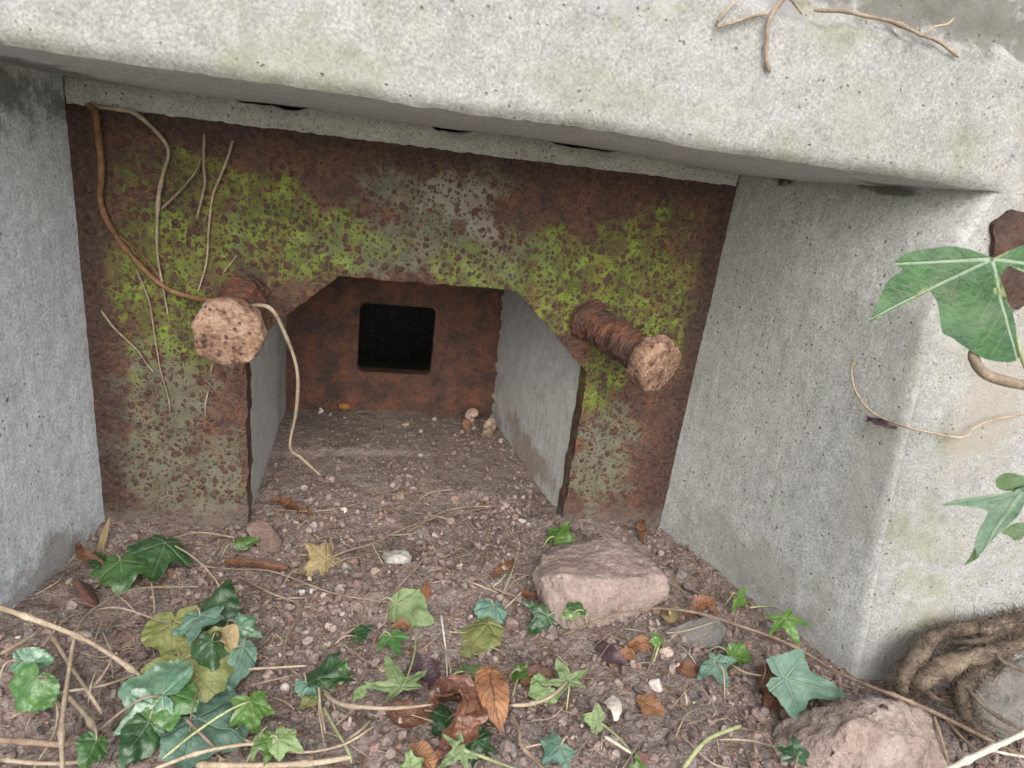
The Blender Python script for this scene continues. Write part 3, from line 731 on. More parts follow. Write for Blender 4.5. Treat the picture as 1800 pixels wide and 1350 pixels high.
def g3(L, ox, oy, s): return [G(ox + a / s, oy + b / s, h) for (a, b, h) in L]
hullrock('rock', g3([(628, 440, .022), (690, 335, .030), (815, 285, .034), (1000, 255, .038), (1095, 290, .038), (1185, 350, .036), (1278, 440, .034),
                     (675, 455, .036), (765, 440, .044), (900, 450, .047), (1060, 455, .047), (1200, 440, .043), (1283, 560, .008), (1120, 655, 0), (960, 670, 0), (830, 705, 0), (740, 655, .002), (690, 590, .008), (640, 510, .004),
                     (720, 300, 0), (1150, 330, 0), (1270, 470, 0)], 700, 850, 2.7),
         m_rock, 'large angular pinkish stone lying in front of the right leg of the plate', 'rock', 5, .003, 3)
hullrock('rock', g3([(0, 1180, 0), (60, 1120, .012), (200, 1070, .03), (330, 1040, .042), (470, 1010, .045), (620, 1020, .046), (730, 1060, .042), (800, 1130, .036),
                     (830, 1230, .03), (865, 1330, .02), (900, 1420, 0), (700, 1480, .01), (450, 1500, .01), (250, 1450, .01), (90, 1330, .006), (20, 1250, .002), (400, 1130, .052), (600, 1200, .05), (700, 1100, 0), (400, 1060, 0)], 1350, 850, 2.7),
         m_rock2, 'ochre and grey rock at the lower right, half covered by a dark ivy leaf', 'rock', 5, .0042, 12)
hullrock('stone', g3([(862, 350, 0), (880, 320, .008), (925, 300, .012), (990, 305, .012), (1022, 335, .009), (1015, 375, .004), (960, 385, .003), (890, 385, .002), (940, 340, .016), (890, 350, .011), (990, 350, .013)], 350, 850, 2.7),
         m_white, 'lumpy white chalky stone on the soil in front of the opening', 'stone', 4, .003, 5)
hullrock('brick_shard', g3([(270, 160, .022), (400, 260, .004), (375, 330, 0), (270, 300, .002), (215, 210, .018), (330, 180, .022), (400, 290, 0), (300, 330, -.002)], 350, 850, 2.7),
         m_red, 'flat dusty red wedge of stone at the foot of the left leg of the plate', 'stone', 4, .0012, 9)
hullrock('brick_shard', g3([(340, 455, .022), (365, 450, .024), (430, 480, .012), (470, 550, .004), (480, 610, 0), (400, 590, .002), (375, 520, .012)], 0, 850, 2.7),
         m_brick, 'thin dark red shard leaning at the foot of the pale left side wall', 'brick shard', 4, .001, 10)
hullrock('flat_stone', g3([(440, 700, .006), (560, 650, .014), (700, 620, .014), (760, 680, .01), (720, 790, .003), (600, 790, 0), (480, 760, 0)], 1000, 850, 2.7),
         m_greyst, 'flat grey stone half buried under the long vine by the right side wall', 'stone', 4, .0014, 15)
hullrock('rock', g3([(1000, 900, .05), (1100, 830, .07), (1300, 800, .08), (1400, 1000, .05), (1350, 1200, .02), (1150, 1230, 0), (1000, 1180, 0), (960, 1050, .02)], 1350, 850, 2.7),
         m_greyst, 'dark grey rough stone behind the hairy roots at the right edge', 'rock', 5, .004, 19)
PEB = [((1152, 1210), .0105, (.56, .50, .46), 'whitish wedge-shaped pebble right of centre'), ((703, 876), .0105, (.30, .23, .17), 'round tan pebble on the sill of the opening'),
       ((563, 725), .0085, (.50, .46, .44), 'small white pebble at the left foot of the inner plate'), ((713, 748), .0075, (.40, .28, .22), 'round pinkish pebble in the middle of the tunnel floor'),
       ((620, 991), .010, (.27, .17, .14), 'reddish rounded pebble beside the tan dead leaf'), ((660, 1008), .008, (.36, .28, .22), 'pale brown pebble just left of the white stone'),
       ((790, 918), .009, (.36, .27, .24), 'pinkish-grey pebble right of the white stone'), ((688, 915), .009, (.27, .21, .19), 'blunt grey-brown pebble above the white stone'),
       ((659, 917), .006, (.42, .32, .24), 'tiny orange-tan pebble above the white stone'), ((1170, 1147), .009, (.45, .36, .30), 'pinkish pebble beside a small bright ivy leaf'),
       ((766, 1155), .009, (.42, .35, .31), 'pale oblong pebble above the curled brown leaf'), ((1195, 1012), .010, (.20, .18, .17), 'grey-brown clod between rock and right side wall'),
       ((1210, 1038), .011, (.18, .14, .13), 'brown clod right of the large pinkish stone'), ((903, 1100), .012, (.25, .18, .16), 'broad reddish-brown clod left of the large pinkish stone'),
       ((530, 1043), .006, (.62, .60, .60), 'small white quartz chip near the centre left'), ((547, 1042), .005, (.58, .56, .55), 'tiny white chip beside the quartz chip'),
       ((570, 1050), .006, (.55, .44, .40), 'pinkish-white chip right of the quartz chips'), ((975, 955), .007, (.50, .45, .38), 'pale pebble under the vivid dark ivy leaf'),
       ((740, 722 + 38), .005, (.45, .40, .35), 'speck of gravel near the tunnel middle'), ((606, 735), .0045, (.45, .42, .40), 'tiny pale pebble by the orange snail shell')]
def zone(u, v, what):
    if v < 925: return what + ' inside the opening between the two plate legs'
    if u < 300: return what + (' below the pale left side wall' if v < 1120 else ' among the stems in the lower left corner')
    if u < 600: return what + (' by the tan dead leaf and red-brown bark strip' if v < 1090 else ' right of the left ivy cluster')
    if u < 900: return what + (' around the white chalky stone' if v < 1080 else (' above the curled russet leaf' if v < 1210 else ' below the curled russet leaf'))
    if u < 1200: return what + (' beside the large pinkish rock' if v < 1130 else ' between the star-shaped leaves and the whitish wedge pebble')
    return what + (' under the long vine at the right side wall' if v < 1130 else ' around the bluish ivy leaf on the right')
def pebble(p, r, c, label, seed, group=None):
    V, F = rockshape(3, seed, 7); V = V * r; V = V + (p[0], p[1], p[2] + r * .35)
    o = mesh('pebble', V, F, m_crumb, None, True, np.repeat(np.array(c)[None], len(V), 0)); tag(o, label, 'pebble', group); return o
for i, (uv_, r, c, lb) in enumerate(PEB): pebble(G(*uv_), r * .82, c, lb, 50 + i)
k = 0
for i in range(400):
    if k >= 80: break
    u_, v_ = random.uniform(120, 1500), random.uniform(900, 1345)
    p = G(u_, v_)
    if not inside(np.array([p[0]]), np.array([p[1]]))[0] or 925 < u_ < 1190 and 930 < v_ < 1120 or u_ > 1330 and v_ > 1180: continue
    pebble(p, random.uniform(.0042, .0085), CC[random.randrange(10)] * random.uniform(.85, 1.3), zone(u_, v_, 'small dull purplish-brown pebble'), 200 + k, 'small pebbles on the soil'); k += 1

# snail shells
def shell(p, size, turn, tilt, base, label):
    n, m = 150, 18; rows = []
    for i in range(n):
        t = i / (n - 1); th = t * 2 * math.pi * 3.3; g = math.exp((t - 1) * 2.6); R_ = size * .55 * g; r = size * .50 * g
        cx_, cy_, cz_ = R_ * math.cos(th), R_ * math.sin(th), size * .75 * (1 - g)
        a = np.arange(m) * 2 * math.pi / m
        rows.append(np.c_[(R_ + r * np.cos(a)) * math.cos(th), (R_ + r * np.cos(a)) * math.sin(th), cz_ + r * np.sin(a)])
    V = np.vstack(rows); Rm = np.array(Matrix.Rotation(turn, 3, 'Z') @ Matrix.Rotation(tilt, 3, 'X')); V = V @ Rm.T
    F = [(i * m + j, (i + 1) * m + j, (i + 1) * m + (j + 1) % m, i * m + (j + 1) % m) for i in range(n - 1) for j in range(m)] + [tuple(range(m)), tuple((n - 1) * m + j for j in range(m))][:1]
    t = np.repeat(np.arange(n) / n, m); a = np.tile(np.arange(m) / m, n)
    st = .5 + .5 * np.sin(t * 170); b2_ = np.clip(.5 + .9 * np.sin(a * 6.283 * 2 + .5), 0, 1)
    col = np.array(base) * (.72 + .30 * st[:, None] + .15 * b2_[:, None])
    V = V + (p[0], p[1], p[2] - V[:, 2].min() - .001)
    o = mesh('snail_shell', V, F, m_crumb, None, True, col); tag(o, label, 'snail shell', 'empty snail shells in the tunnel')
shell(G(862, 768), .0200, 1.0, -1.2, (.40, .31, .22), 'striped pale brown snail shell at the right foot of the tunnel')
shell(G(831, 742), .0165, 2.4, -.6, (.50, .36, .29), 'pinkish snail shell just behind the striped shell')
shell(G(817, 754), .0120, 4.0, -.9, (.24, .13, .085), 'dark reddish snail shell left of the two larger shells')
shell(G(603, 727), .0150, .4, -.3, (.33, .16, .06), 'orange-brown snail shell lying against the foot of the inner plate')
shell(G(604, 903), .006, .4, -1.3, (.75, .72, .62), 'tiny white snail shell on the sill of the opening')

# ================================================================== LEAVES
def outl(kind, seed):
    r = np.random.default_rng(seed)
    if kind == 'five': ctl = [(0, 1.0), (27, .54), (57, .74), (88, .46), (120, .56), (152, .28), (180, .12)]
    elif kind == 'three': ctl = [(0, 1.0), (34, .44), (68, .72), (112, .38), (140, .36), (165, .22), (180, .10)]
    elif kind == 'star': ctl = [(0, 1.0), (36, .32), (66, .82), (98, .28), (128, .55), (158, .22), (180, .14)]
    elif kind == 'heart': ctl = [(0, 1.0), (25, .80), (50, .78), (85, .66), (125, .56), (160, .34), (180, .10)]
    else: ctl = [(0, 1.0), (30, .62), (55, .50), (85, .34), (120, .30), (160, .2), (180, .12)]
    out = []
    for side in (1, -1):
        c = [(a, q * (1 + r.uniform(-.12, .12)) if 0 < a < 180 else q) for a, q in ctl]
        out.append(c)
    th = np.linspace(-180, 180, 145)[:-1]; R_ = []
    for t in th:
        c = out[0] if t >= 0 else out[1]; a = abs(t)
        for (a0, r0), (a1, r1) in zip(c[:-1], c[1:]):
            if a0 <= a <= a1:
                k = (a - a0) / (a1 - a0)
                if r0 > r1: q = r1 + (r0 - r1) * (1 - math.sin(k * math.pi / 2)) ** 1.0
                else: q = r0 + (r1 - r0) * (1 - math.cos(k * math.pi / 2))
                if kind == 'heart': kk = k * k * (3 - 2 * k); q = r0 + (r1 - r0) * kk
                R_.append(q); break
    R_ = np.array(R_) * (1 + .02 * np.sin(np.radians(th) * 23 + seed)); return np.radians(th) + math.pi / 2, R_
def place_leaf(kind, matk, bpx, tpx, hb, ht, width=1.0, fold=.15, curl=.25, roll=0.0, seed=0, surf=None, label='', name='ivy_leaf', group=None, stalk=None, stalkmat=None, stalkr=.0009, cat='ivy leaf'):
    surf = surf or G
    B = surf(bpx[0], bpx[1], hb); T = surf(tpx[0], tpx[1], ht); ydir = T - B; L = np.linalg.norm(ydir); ydir /= L
    if surf is G and L < .065: T = B + (T - B) * .92; L *= .92
    view = PC - (B + T) / 2; view /= np.linalg.norm(view); up = np.array([0, 0, 1.0])
    rr_ = np.random.default_rng(seed + 77).normal(size=3) * .28
    nrm = (view * .5 + up * .5 + rr_) if surf is G else view
    nrm = nrm - ydir * (nrm @ ydir); nrm /= np.linalg.norm(nrm); xdir = np.cross(ydir, nrm)
    cr, sr = math.cos(roll), math.sin(roll); xdir, nrm = xdir * cr + nrm * sr, nrm * cr - xdir * sr
    th, R_ = outl(kind, seed); nr = 15
    ts = (np.arange(nr + 1) / nr)[1:]
    X = (ts[:, None] * (R_ * np.cos(th))[None]).ravel(); Y = (ts[:, None] * (R_ * np.sin(th))[None]).ravel()
    X = np.r_[0, X] * width; Y = np.r_[0, Y]
    r = np.random.default_rng(seed + 5)
    wav = .12 * vn(np.c_[X * 3.1, Y * 3.1, 0 * X + seed], seed) + .035 * vn(np.c_[X * 9, Y * 9, 0 * X + seed], seed)
    rad = np.sqrt(X * X + Y * Y)
    Z = -fold * np.abs(X) * 1.0 - curl * (np.clip(Y, 0, 2) ** 2) * .5 - curl * .5 * X * X + wav * rad * 1.4
    for a in IVY:                                             # veins pressed in, blade bulging between them
        p = np.abs(X / width * math.sin(math.radians(a)) - Y * math.cos(math.radians(a))); l = X / width * math.cos(math.radians(a)) + Y * math.sin(math.radians(a))
        Z = Z - .02 * np.exp(-(p / .05) ** 2) * (l > 0) * np.clip(rad * 4, 0, 1)
    V = B + L * (X[:, None] * xdir + Y[:, None] * ydir + (Z - Z[0])[:, None] * nrm)
    m = len(th); F = [(0, 1 + j, 1 + (j + 1) % m) for j in range(m)]
    for i in range(nr - 1):
        for j in range(m): F.append((1 + i * m + j, 1 + (i + 1) * m + j, 1 + (i + 1) * m + (j + 1) % m, 1 + i * m + (j + 1) % m))
    uv = np.c_[X / width, Y]
    mt = LM[matk]
    if stalk is None:
        o = mesh(name, V, F, mt, None, True, None, uv); tag(o, label, cat, group); return o
    e = thing(name, label, cat, tuple(B), group)
    mesh('blade', V, F, mt, e, True, None, uv)
    if stalk == 'auto':
        sd_ = r.normal() * .5; dd = -ydir * np.array([1, 1, 0]) + sd_ * np.cross(ydir, (0, 0, 1.0)); dd /= np.linalg.norm(dd) + 1e-6; ll = r.uniform(.012, .026)
        p1 = B + dd * ll * .5 + (0, 0, .002); p2 = B + dd * ll; p2[2] = gh(p2[0], p2[1])[0]; pts = [B, p1, p2]; stalkr = .0007
    else: pts = [B] + [ (surf(a, b, c)) for (a, b, c) in stalk]
    v, f = tubedata(pts, stalkr, stalkr * 1.25, 6, .1, .004, seed)
    mesh('stalk', v, f, stalkmat or m_vine, e)
    return e
GL = 'ivy leaves trailing over the soil'
# kind, colour, base px, tip px, base h, tip h, width, fold, curl, roll, label, stalk points
L = [
 ('three', 'dark', (290, 955), (262, 1028), .030, .018, .85, .18, .25, .1, 'dark ivy leaf nearest the foot of the left leg of the plate, three lobes', [(300, 948, .028), (348, 936, .02), (415, 945, .012)]),
 ('heart', 'mid', (212, 985), (210, 1040), .016, .010, .9, .1, .2, 0, 'small green ivy leaf tucked under the dark three-lobed leaf by the left wall', None),
 ('oblong', 'dark', (160, 975), (200, 998), .014, .012, 1.0, .1, .2, .3, 'narrow dark ivy leaf touching the pale left side wall', None),
 ('oblong', 'bright', (417, 955), (458, 944), .012, .016, .9, .5, .2, .5, 'tiny bright folded ivy leaf at the foot of the left plate leg', None),
 ('oblong', 'dark', (368, 1092), (403, 1000), .030, .055, 1.0, .5, .1, .3, 'upright pointed dark ivy leaf standing above the left cluster', None),
 ('five', 'blue', (352, 1082), (330, 1138), .035, .030, 1.15, .1, .2, -.2, 'dull bluish ivy leaf on top of the left cluster', None),
 ('five', 'gloss', (418, 1100), (466, 1118), .034, .028, 1.2, .12, .3, 0, 'shiny green ivy leaf at the upper right of the left cluster', None),
 ('heart', 'dark', (372, 1125), (378, 1180), .040, .030, .85, .55, .5, 0, 'curled deep green ivy leaf in the middle of the left cluster', None),
 ('oblong', 'blue', (428, 1135), (402, 1222), .030, .014, 1.1, .3, .2, -.3, 'long drooping bluish ivy leaf at the right side of the left cluster', None),
 ('heart', 'olive', (318, 1160), (385, 1222), .024, .022, 1.3, .05, .15, .1, 'broad olive-yellow ivy leaf under the left cluster', None),
 ('heart', 'olive', (306, 1092), (296, 1165), .026, .020, .95, .1, .1, -.2, 'olive ivy leaf at the left edge of the cluster, ending its pale stem', [(285, 1092, .03), (207, 1068, .045), (155, 1080, .04), (133, 1117, .03), (122, 1176, .02)]),
 ('heart', 'gloss', (285, 1222), (202, 1208), .030, .024, 1.15, .15, .3, .1, 'shiny pale green ivy leaf pointing left below the olive leaf', [(250, 1228, .032), (208, 1255, .02), (170, 1288, .01)]),
 ('three', 'gloss', (272, 1238), (190, 1298), .024, .016, 1.05, .15, .3, 0, 'glossy ivy leaf with bright highlights, lower left cluster', None),
 ('heart', 'mid', (300, 1218), (298, 1288), .030, .022, .95, .15, .2, .1, 'fresh green ivy leaf overlapping the glossy one, lower left', None),
 ('oblong', 'dark', (262, 1268), (205, 1352), .020, .012, 1.25, .25, .2, 0, 'long dark ivy leaf running off the bottom edge, lower left', None),
 ('heart', 'blue', (345, 1262), (440, 1300), .014, .010, 1.25, .05, .15, .1, 'broad dull grey-green ivy leaf lying flat beside the white-spotted one', None),
 ('five', 'bright', (440, 1232), (452, 1296), .026, .020, .95, .2, .3, 0, 'light green ivy leaf on a long pale stalk, right of the lower left cluster', [(400, 1250, .028), (340, 1290, .02), (285, 1335, .012)]),
 ('heart', 'mid', (62, 1195), (18, 1255), .034, .022, 1.15, .2, .3, 0, 'green ivy leaf at the far left edge, lower of a pair', None),
 ('heart', 'gloss', (40, 1162), (100, 1160), .038, .036, .75, .3, .2, 0, 'green ivy leaf at the far left edge, upper of a pair', None),
 ('oblong', 'mid', (170, 1300), (140, 1358), .030, .024, 1.5, .2, .2, .2, 'bright green ivy leaf cut by the bottom edge at the left', None),
 ('five', 'pale', (490, 1300), (538, 1316), .022, .020, 1.1, .1, .2, 0, 'small pale young ivy leaf at the bottom edge, right one of a tuft', None),
 ('five', 'bright', (482, 1300), (462, 1350), .022, .018, .95, .2, .2, .2, 'small pale young ivy leaf at the bottom edge, middle one of a tuft', [(470, 1290, .02), (450, 1310, .012), (430, 1345, .006)]),
 ('oblong', 'pale', (455, 1295), (436, 1345), .022, .014, 1.0, .3, .2, -.2, 'curled pale young ivy leaf at the bottom edge, left one of a tuft', None),
 ('three', 'dark', (560, 1192), (596, 1130), .022, .034, 1.15, .25, .2, .2, 'dark pointed ivy leaf standing left of the light green star leaf', [(563, 1240, .01), (572, 1290, .004)]),
 ('heart', 'mid', (585, 1180), (618, 1190), .016, .014, 1.1, .2, .2, 0, 'small green ivy leaf behind the dark pointed one', None),
 ('heart', 'blue', (538, 1200), (565, 1226), .018, .014, .8, .2, .2, 0, 'small bluish ivy leaf below the dark pointed one', None),
 ('oblong', 'olive', (560, 1215), (522, 1248), .010, .006, 1.0, .1, .1, 0, 'faint dull ivy leaf below the small bluish one', None),
 ('oblong', 'pale', (696, 1060), (762, 1096), .014, .012, 1.15, .15, .25, 0, 'oblong pale green upturned ivy leaf in the middle of the soil', None),
 ('oblong', 'dark', (625, 1118), (660, 1096), .010, .010, .9, .2, .2, 0, 'small dark ivy leaf left of the oblong pale one', None),
 ('three', 'mid', (688, 1118), (706, 1158), .012, .008, .95, .15, .2, 0, 'small veined green ivy leaf below the oblong pale one', None),
 ('star', 'pale', (705, 1205), (676, 1150), .020, .022, 1.2, .05, .12, 0, 'large light green star-shaped ivy leaf, underside up, left of the curled brown leaf', [(712, 1200, .02), (728, 1150, .014), (732, 1100, .006)]),
 ('oblong', 'pale', (637, 1212), (620, 1232), .010, .008, 1.3, .1, .1, 0, 'tiny pale leaf left of the star-shaped leaf', None),
 ('heart', 'blue', (868, 1064), (860, 1098), .014, .010, 1.0, .2, .3, 0, 'small bluish heart-shaped ivy leaf left of the pinkish rock', None),
 ('oblong', 'olive', (858, 1095), (806, 1150), .012, .008, 1.1, .2, .2, 0, 'dull olive ivy leaf trailing below the bluish heart-shaped one', None),
 ('five', 'pale', (820, 1180), (856, 1160), .010, .012, 1.1, .1, .2, 0, 'pale folded ivy leaf above the upright orange-brown leaf', None),
 ('three', 'dark', (962, 1082), (925, 1120), .010, .006, 1.4, .1, .2, .2, 'dark ivy leaf tucked under the front of the large pinkish rock', None),
 ('heart', 'mid', (1012, 1070), (1022, 1057), .026, .028, 1.5, .1, .1, 0, 'tiny leaf standing before the pinkish rock, right of two', [(1012, 1090, .012), (1020, 1104, .004)]),
 ('heart', 'pale', (1008, 1076), (985, 1085), .024, .022, 1.0, .1, .1, 0, 'tiny leaf standing before the pinkish rock, left of two', None),
 ('five', 'bright', (978, 945), (1004, 910), .014, .026, 1.05, .2, .2, .1, 'vivid green ivy leaf against the right leg of the plate', None),
 ('oblong', 'dark', (985, 935), (955, 950), .012, .006, .9, .2, .2, .1, 'dark leaf lobe beside the vivid green leaf at the plate foot', None),
 ('oblong', 'bright', (912, 1190), (914, 1158), .010, .016, 1.0, .1, .1, 0, 'small fresh upright leaf above the root of the pale star leaf', None),
 ('heart', 'pale', (918, 1180), (934, 1172), .010, .012, 1.0, .1, .1, 0, 'small fresh leaf lobe right of the upright one', None),
 ('star', 'pale', (1000, 1198), (975, 1152), .018, .022, 1.3, .08, .15, 0, 'light green star-shaped ivy leaf at the end of a tan stalk, centre right', None),
 ('heart', 'pale', (962, 1210), (928, 1222), .010, .008, 1.2, .1, .1, 0, 'pale leaf lying left of the centre-right star leaf', None),
 ('three', 'pale', (1052, 1268), (1015, 1258), .012, .010, 1.35, .08, .15, 0, 'light green three-lobed ivy leaf beside the white leaf scrap', [(1080, 1290, .008), (1110, 1322, .003)]),
 ('five', 'blue', (985, 1310), (950, 1345), .014, .010, 1.3, .1, .2, 0, 'dull bluish ivy leaf at the bottom edge, right of centre', None),
 ('five', 'dark', (835, 1300), (882, 1330), .012, .008, 1.2, .1, .2, 0, 'dark ivy leaf under the upright orange-brown leaf, bottom', None),
 ('five', 'dark', (790, 1262), (755, 1295), .010, .008, 1.1, .1, .2, 0, 'dark ivy leaf shaded beneath the curled brown leaf', None),
 ('three', 'pale', (722, 1350), (716, 1306), .016, .018, 1.1, .1, .15, 0, 'light green ivy leaf at the bottom edge, left of the curled leaf tip', None),
 ('star', 'pale', (812, 1318), (770, 1350), .020, .014, 1.35, .08, .15, 0, 'pale star-shaped ivy leaf at the bottom under the curled leaf tip', [(840, 1328, .016), (872, 1340, .01), (910, 1352, .004)]),
 ('three', 'bright', (1125, 1355), (1118, 1316), .014, .020, .9, .2, .2, 0, 'small bright ivy leaf cut by the bottom edge, centre right', None),
 ('five', 'bright', (1160, 1128), (1146, 1104), .014, .022, 1.2, .2, .2, 0, 'small bright ivy leaf in front of the pinkish rock, right side', [(1155, 1145, .006), (1148, 1165, .002)]),
 ('three', 'bright', (1300, 1050), (1322, 1072), .022, .012, 1.0, .2, .3, 0, 'small bright ivy leaf against the foot of the right side wall', None),
 ('star', 'bright', (1380, 1086), (1412, 1136), .034, .022, 1.2, .25, .25, -.1, 'bright three-lobed ivy leaf against the right side wall above the vine', [(1370, 1072, .03), (1345, 1066, .024), (1318, 1068, .018)]),
 ('oblong', 'bright', (1284, 1152), (1332, 1168), .014, .008, 1.3, .2, .3, 0, 'flat green ivy leaf below the long vine, right', None),
 ('three', 'blue', (1258, 1165), (1245, 1142), .020, .026, 1.2, .1, .2, 0, 'bluish ivy leaf right of centre, upper lobe raised', None),
 ('three', 'blue', (1257, 1166), (1282, 1212), .020, .010, 1.5, .1, .2, 0, 'bluish ivy leaf right of centre, lower lobes spread wide', None),
 ('three', 'blue', (1380, 1193), (1502, 1226), .045, .030, .72, .1, .22, -.15, 'large smooth green ivy leaf resting on the lower right rock', [(1362, 1160, .035), (1356, 1132, .022)]),
 ('five', 'dark', (1398, 1330), (1395, 1285), .060, .066, 1.2, .15, .3, 0, 'dark glossy ivy leaf lying on the lower right rock', None),
]
for i, q in enumerate(L):
    (kd, mk, b, t, hb, ht, wd, fo, cu, ro, lb, stk) = q
    place_leaf(kd, mk, b, t, hb, ht, wd, fo, cu, ro, 300 + i * 7, label=lb, group=GL, stalk=stk or 'auto', stalkmat=(m_green if mk in ('pale', 'bright') else m_vine))
place_leaf('five', 'tan', (575, 985), (520, 1010), .008, .006, 1.25, .08, .1, 0, 901, label='flat tan dead ivy leaf below the opening, left of the white stone', name='dead_leaf', cat='dead leaf')
place_leaf('three', 'tan', (570, 985), (585, 950), .008, .010, 1.2, .1, .1, 0, 903, label='upper half of a torn tan dead leaf touching the larger tan one', name='dead_leaf', cat='dead leaf')

# leaves that are bent strips: midrib path, half widths, twist
def ribbon(path, hw, mat, cup=.3, twist=0.0, serr=.0, label='', name='dead_leaf', cat='dead leaf', group=None, surf=G, wav=.0, nrm0=None, thick=False):
    P = smoothpath([surf(*p) for p in path], .0015); n = len(P); T = np.gradient(P, axis=0); T /= np.linalg.norm(T, axis=1)[:, None]
    s = np.linspace(0, 1, n); W = np.interp(s, np.linspace(0, 1, len(hw)), hw); W = W * (1 + serr * np.abs(((s * 16) % 1) - .5))
    view = PC - P.mean(0); view /= np.linalg.norm(view); view = view * .7 + np.array([0, 0, .5]); m = 15; k = np.linspace(-1, 1, m)
    tw = np.interp(s, np.linspace(0, 1, len(twist)), twist) if isinstance(twist, (list, tuple)) else twist * s
    rows = []
    for i in range(n):
        nn = view - T[i] * (view @ T[i]); nn /= np.linalg.norm(nn); xx_ = np.cross(T[i], nn)
        c_, s_ = math.cos(tw[i]), math.sin(tw[i]); xx_, nn = xx_ * c_ + nn * s_, nn * c_ - xx_ * s_
        ang = k * cup * 1.5
        if abs(cup) > .01: px = np.sin(ang) / (cup * 1.5) * W[i]; pz = (1 - np.cos(ang)) / (cup * 1.5) * W[i]
        else: px = k * W[i]; pz = 0 * k
        rows.append(P[i] + px[:, None] * xx_ + pz[:, None] * nn)
    V = np.vstack(rows)
    if wav: V = V + wav * vfbm(V, 90, 3, n, .6)
    uv = np.c_[np.tile(k, n) * .35, np.repeat(s, m)]
    o = mesh(name, V, gridfaces(n, m), mat, None, True, None, uv); tag(o, label, cat, group); return o
ribbon([(868, 1172, .030), (862, 1190, .032), (866, 1215, .030), (874, 1250, .022), (882, 1286, .010)], [.0015, .0115, .0145, .0135, .012, .008, .001], LM['orange'], .25, .1, .10, 'orange-brown oval dead leaf standing upright right of the curled leaf', wav=.0012)
ribbon([(770, 1222, .022), (790, 1215, .034), (806, 1212, .036), (818, 1228, .034), (822, 1255, .030), (810, 1290, .022), (792, 1318, .014), (770, 1335, .010)], [.004, .013, .017, .017, .015, .013, .009, .004], LM['curl'], .65, (.2, .6, .9, .3, -.2, -.4), .08, 'big russet dead leaf curled over on itself, bottom centre', wav=.0032)
ribbon([(762, 1240, .012), (775, 1225, .020), (800, 1218, .026), (825, 1222, .022)], [.006, .013, .012, .005], LM['curl'], .8, (.8, .2, -.4), .08, 'crumpled upper fold of russet dead leaf beside the big curled one', wav=.003)
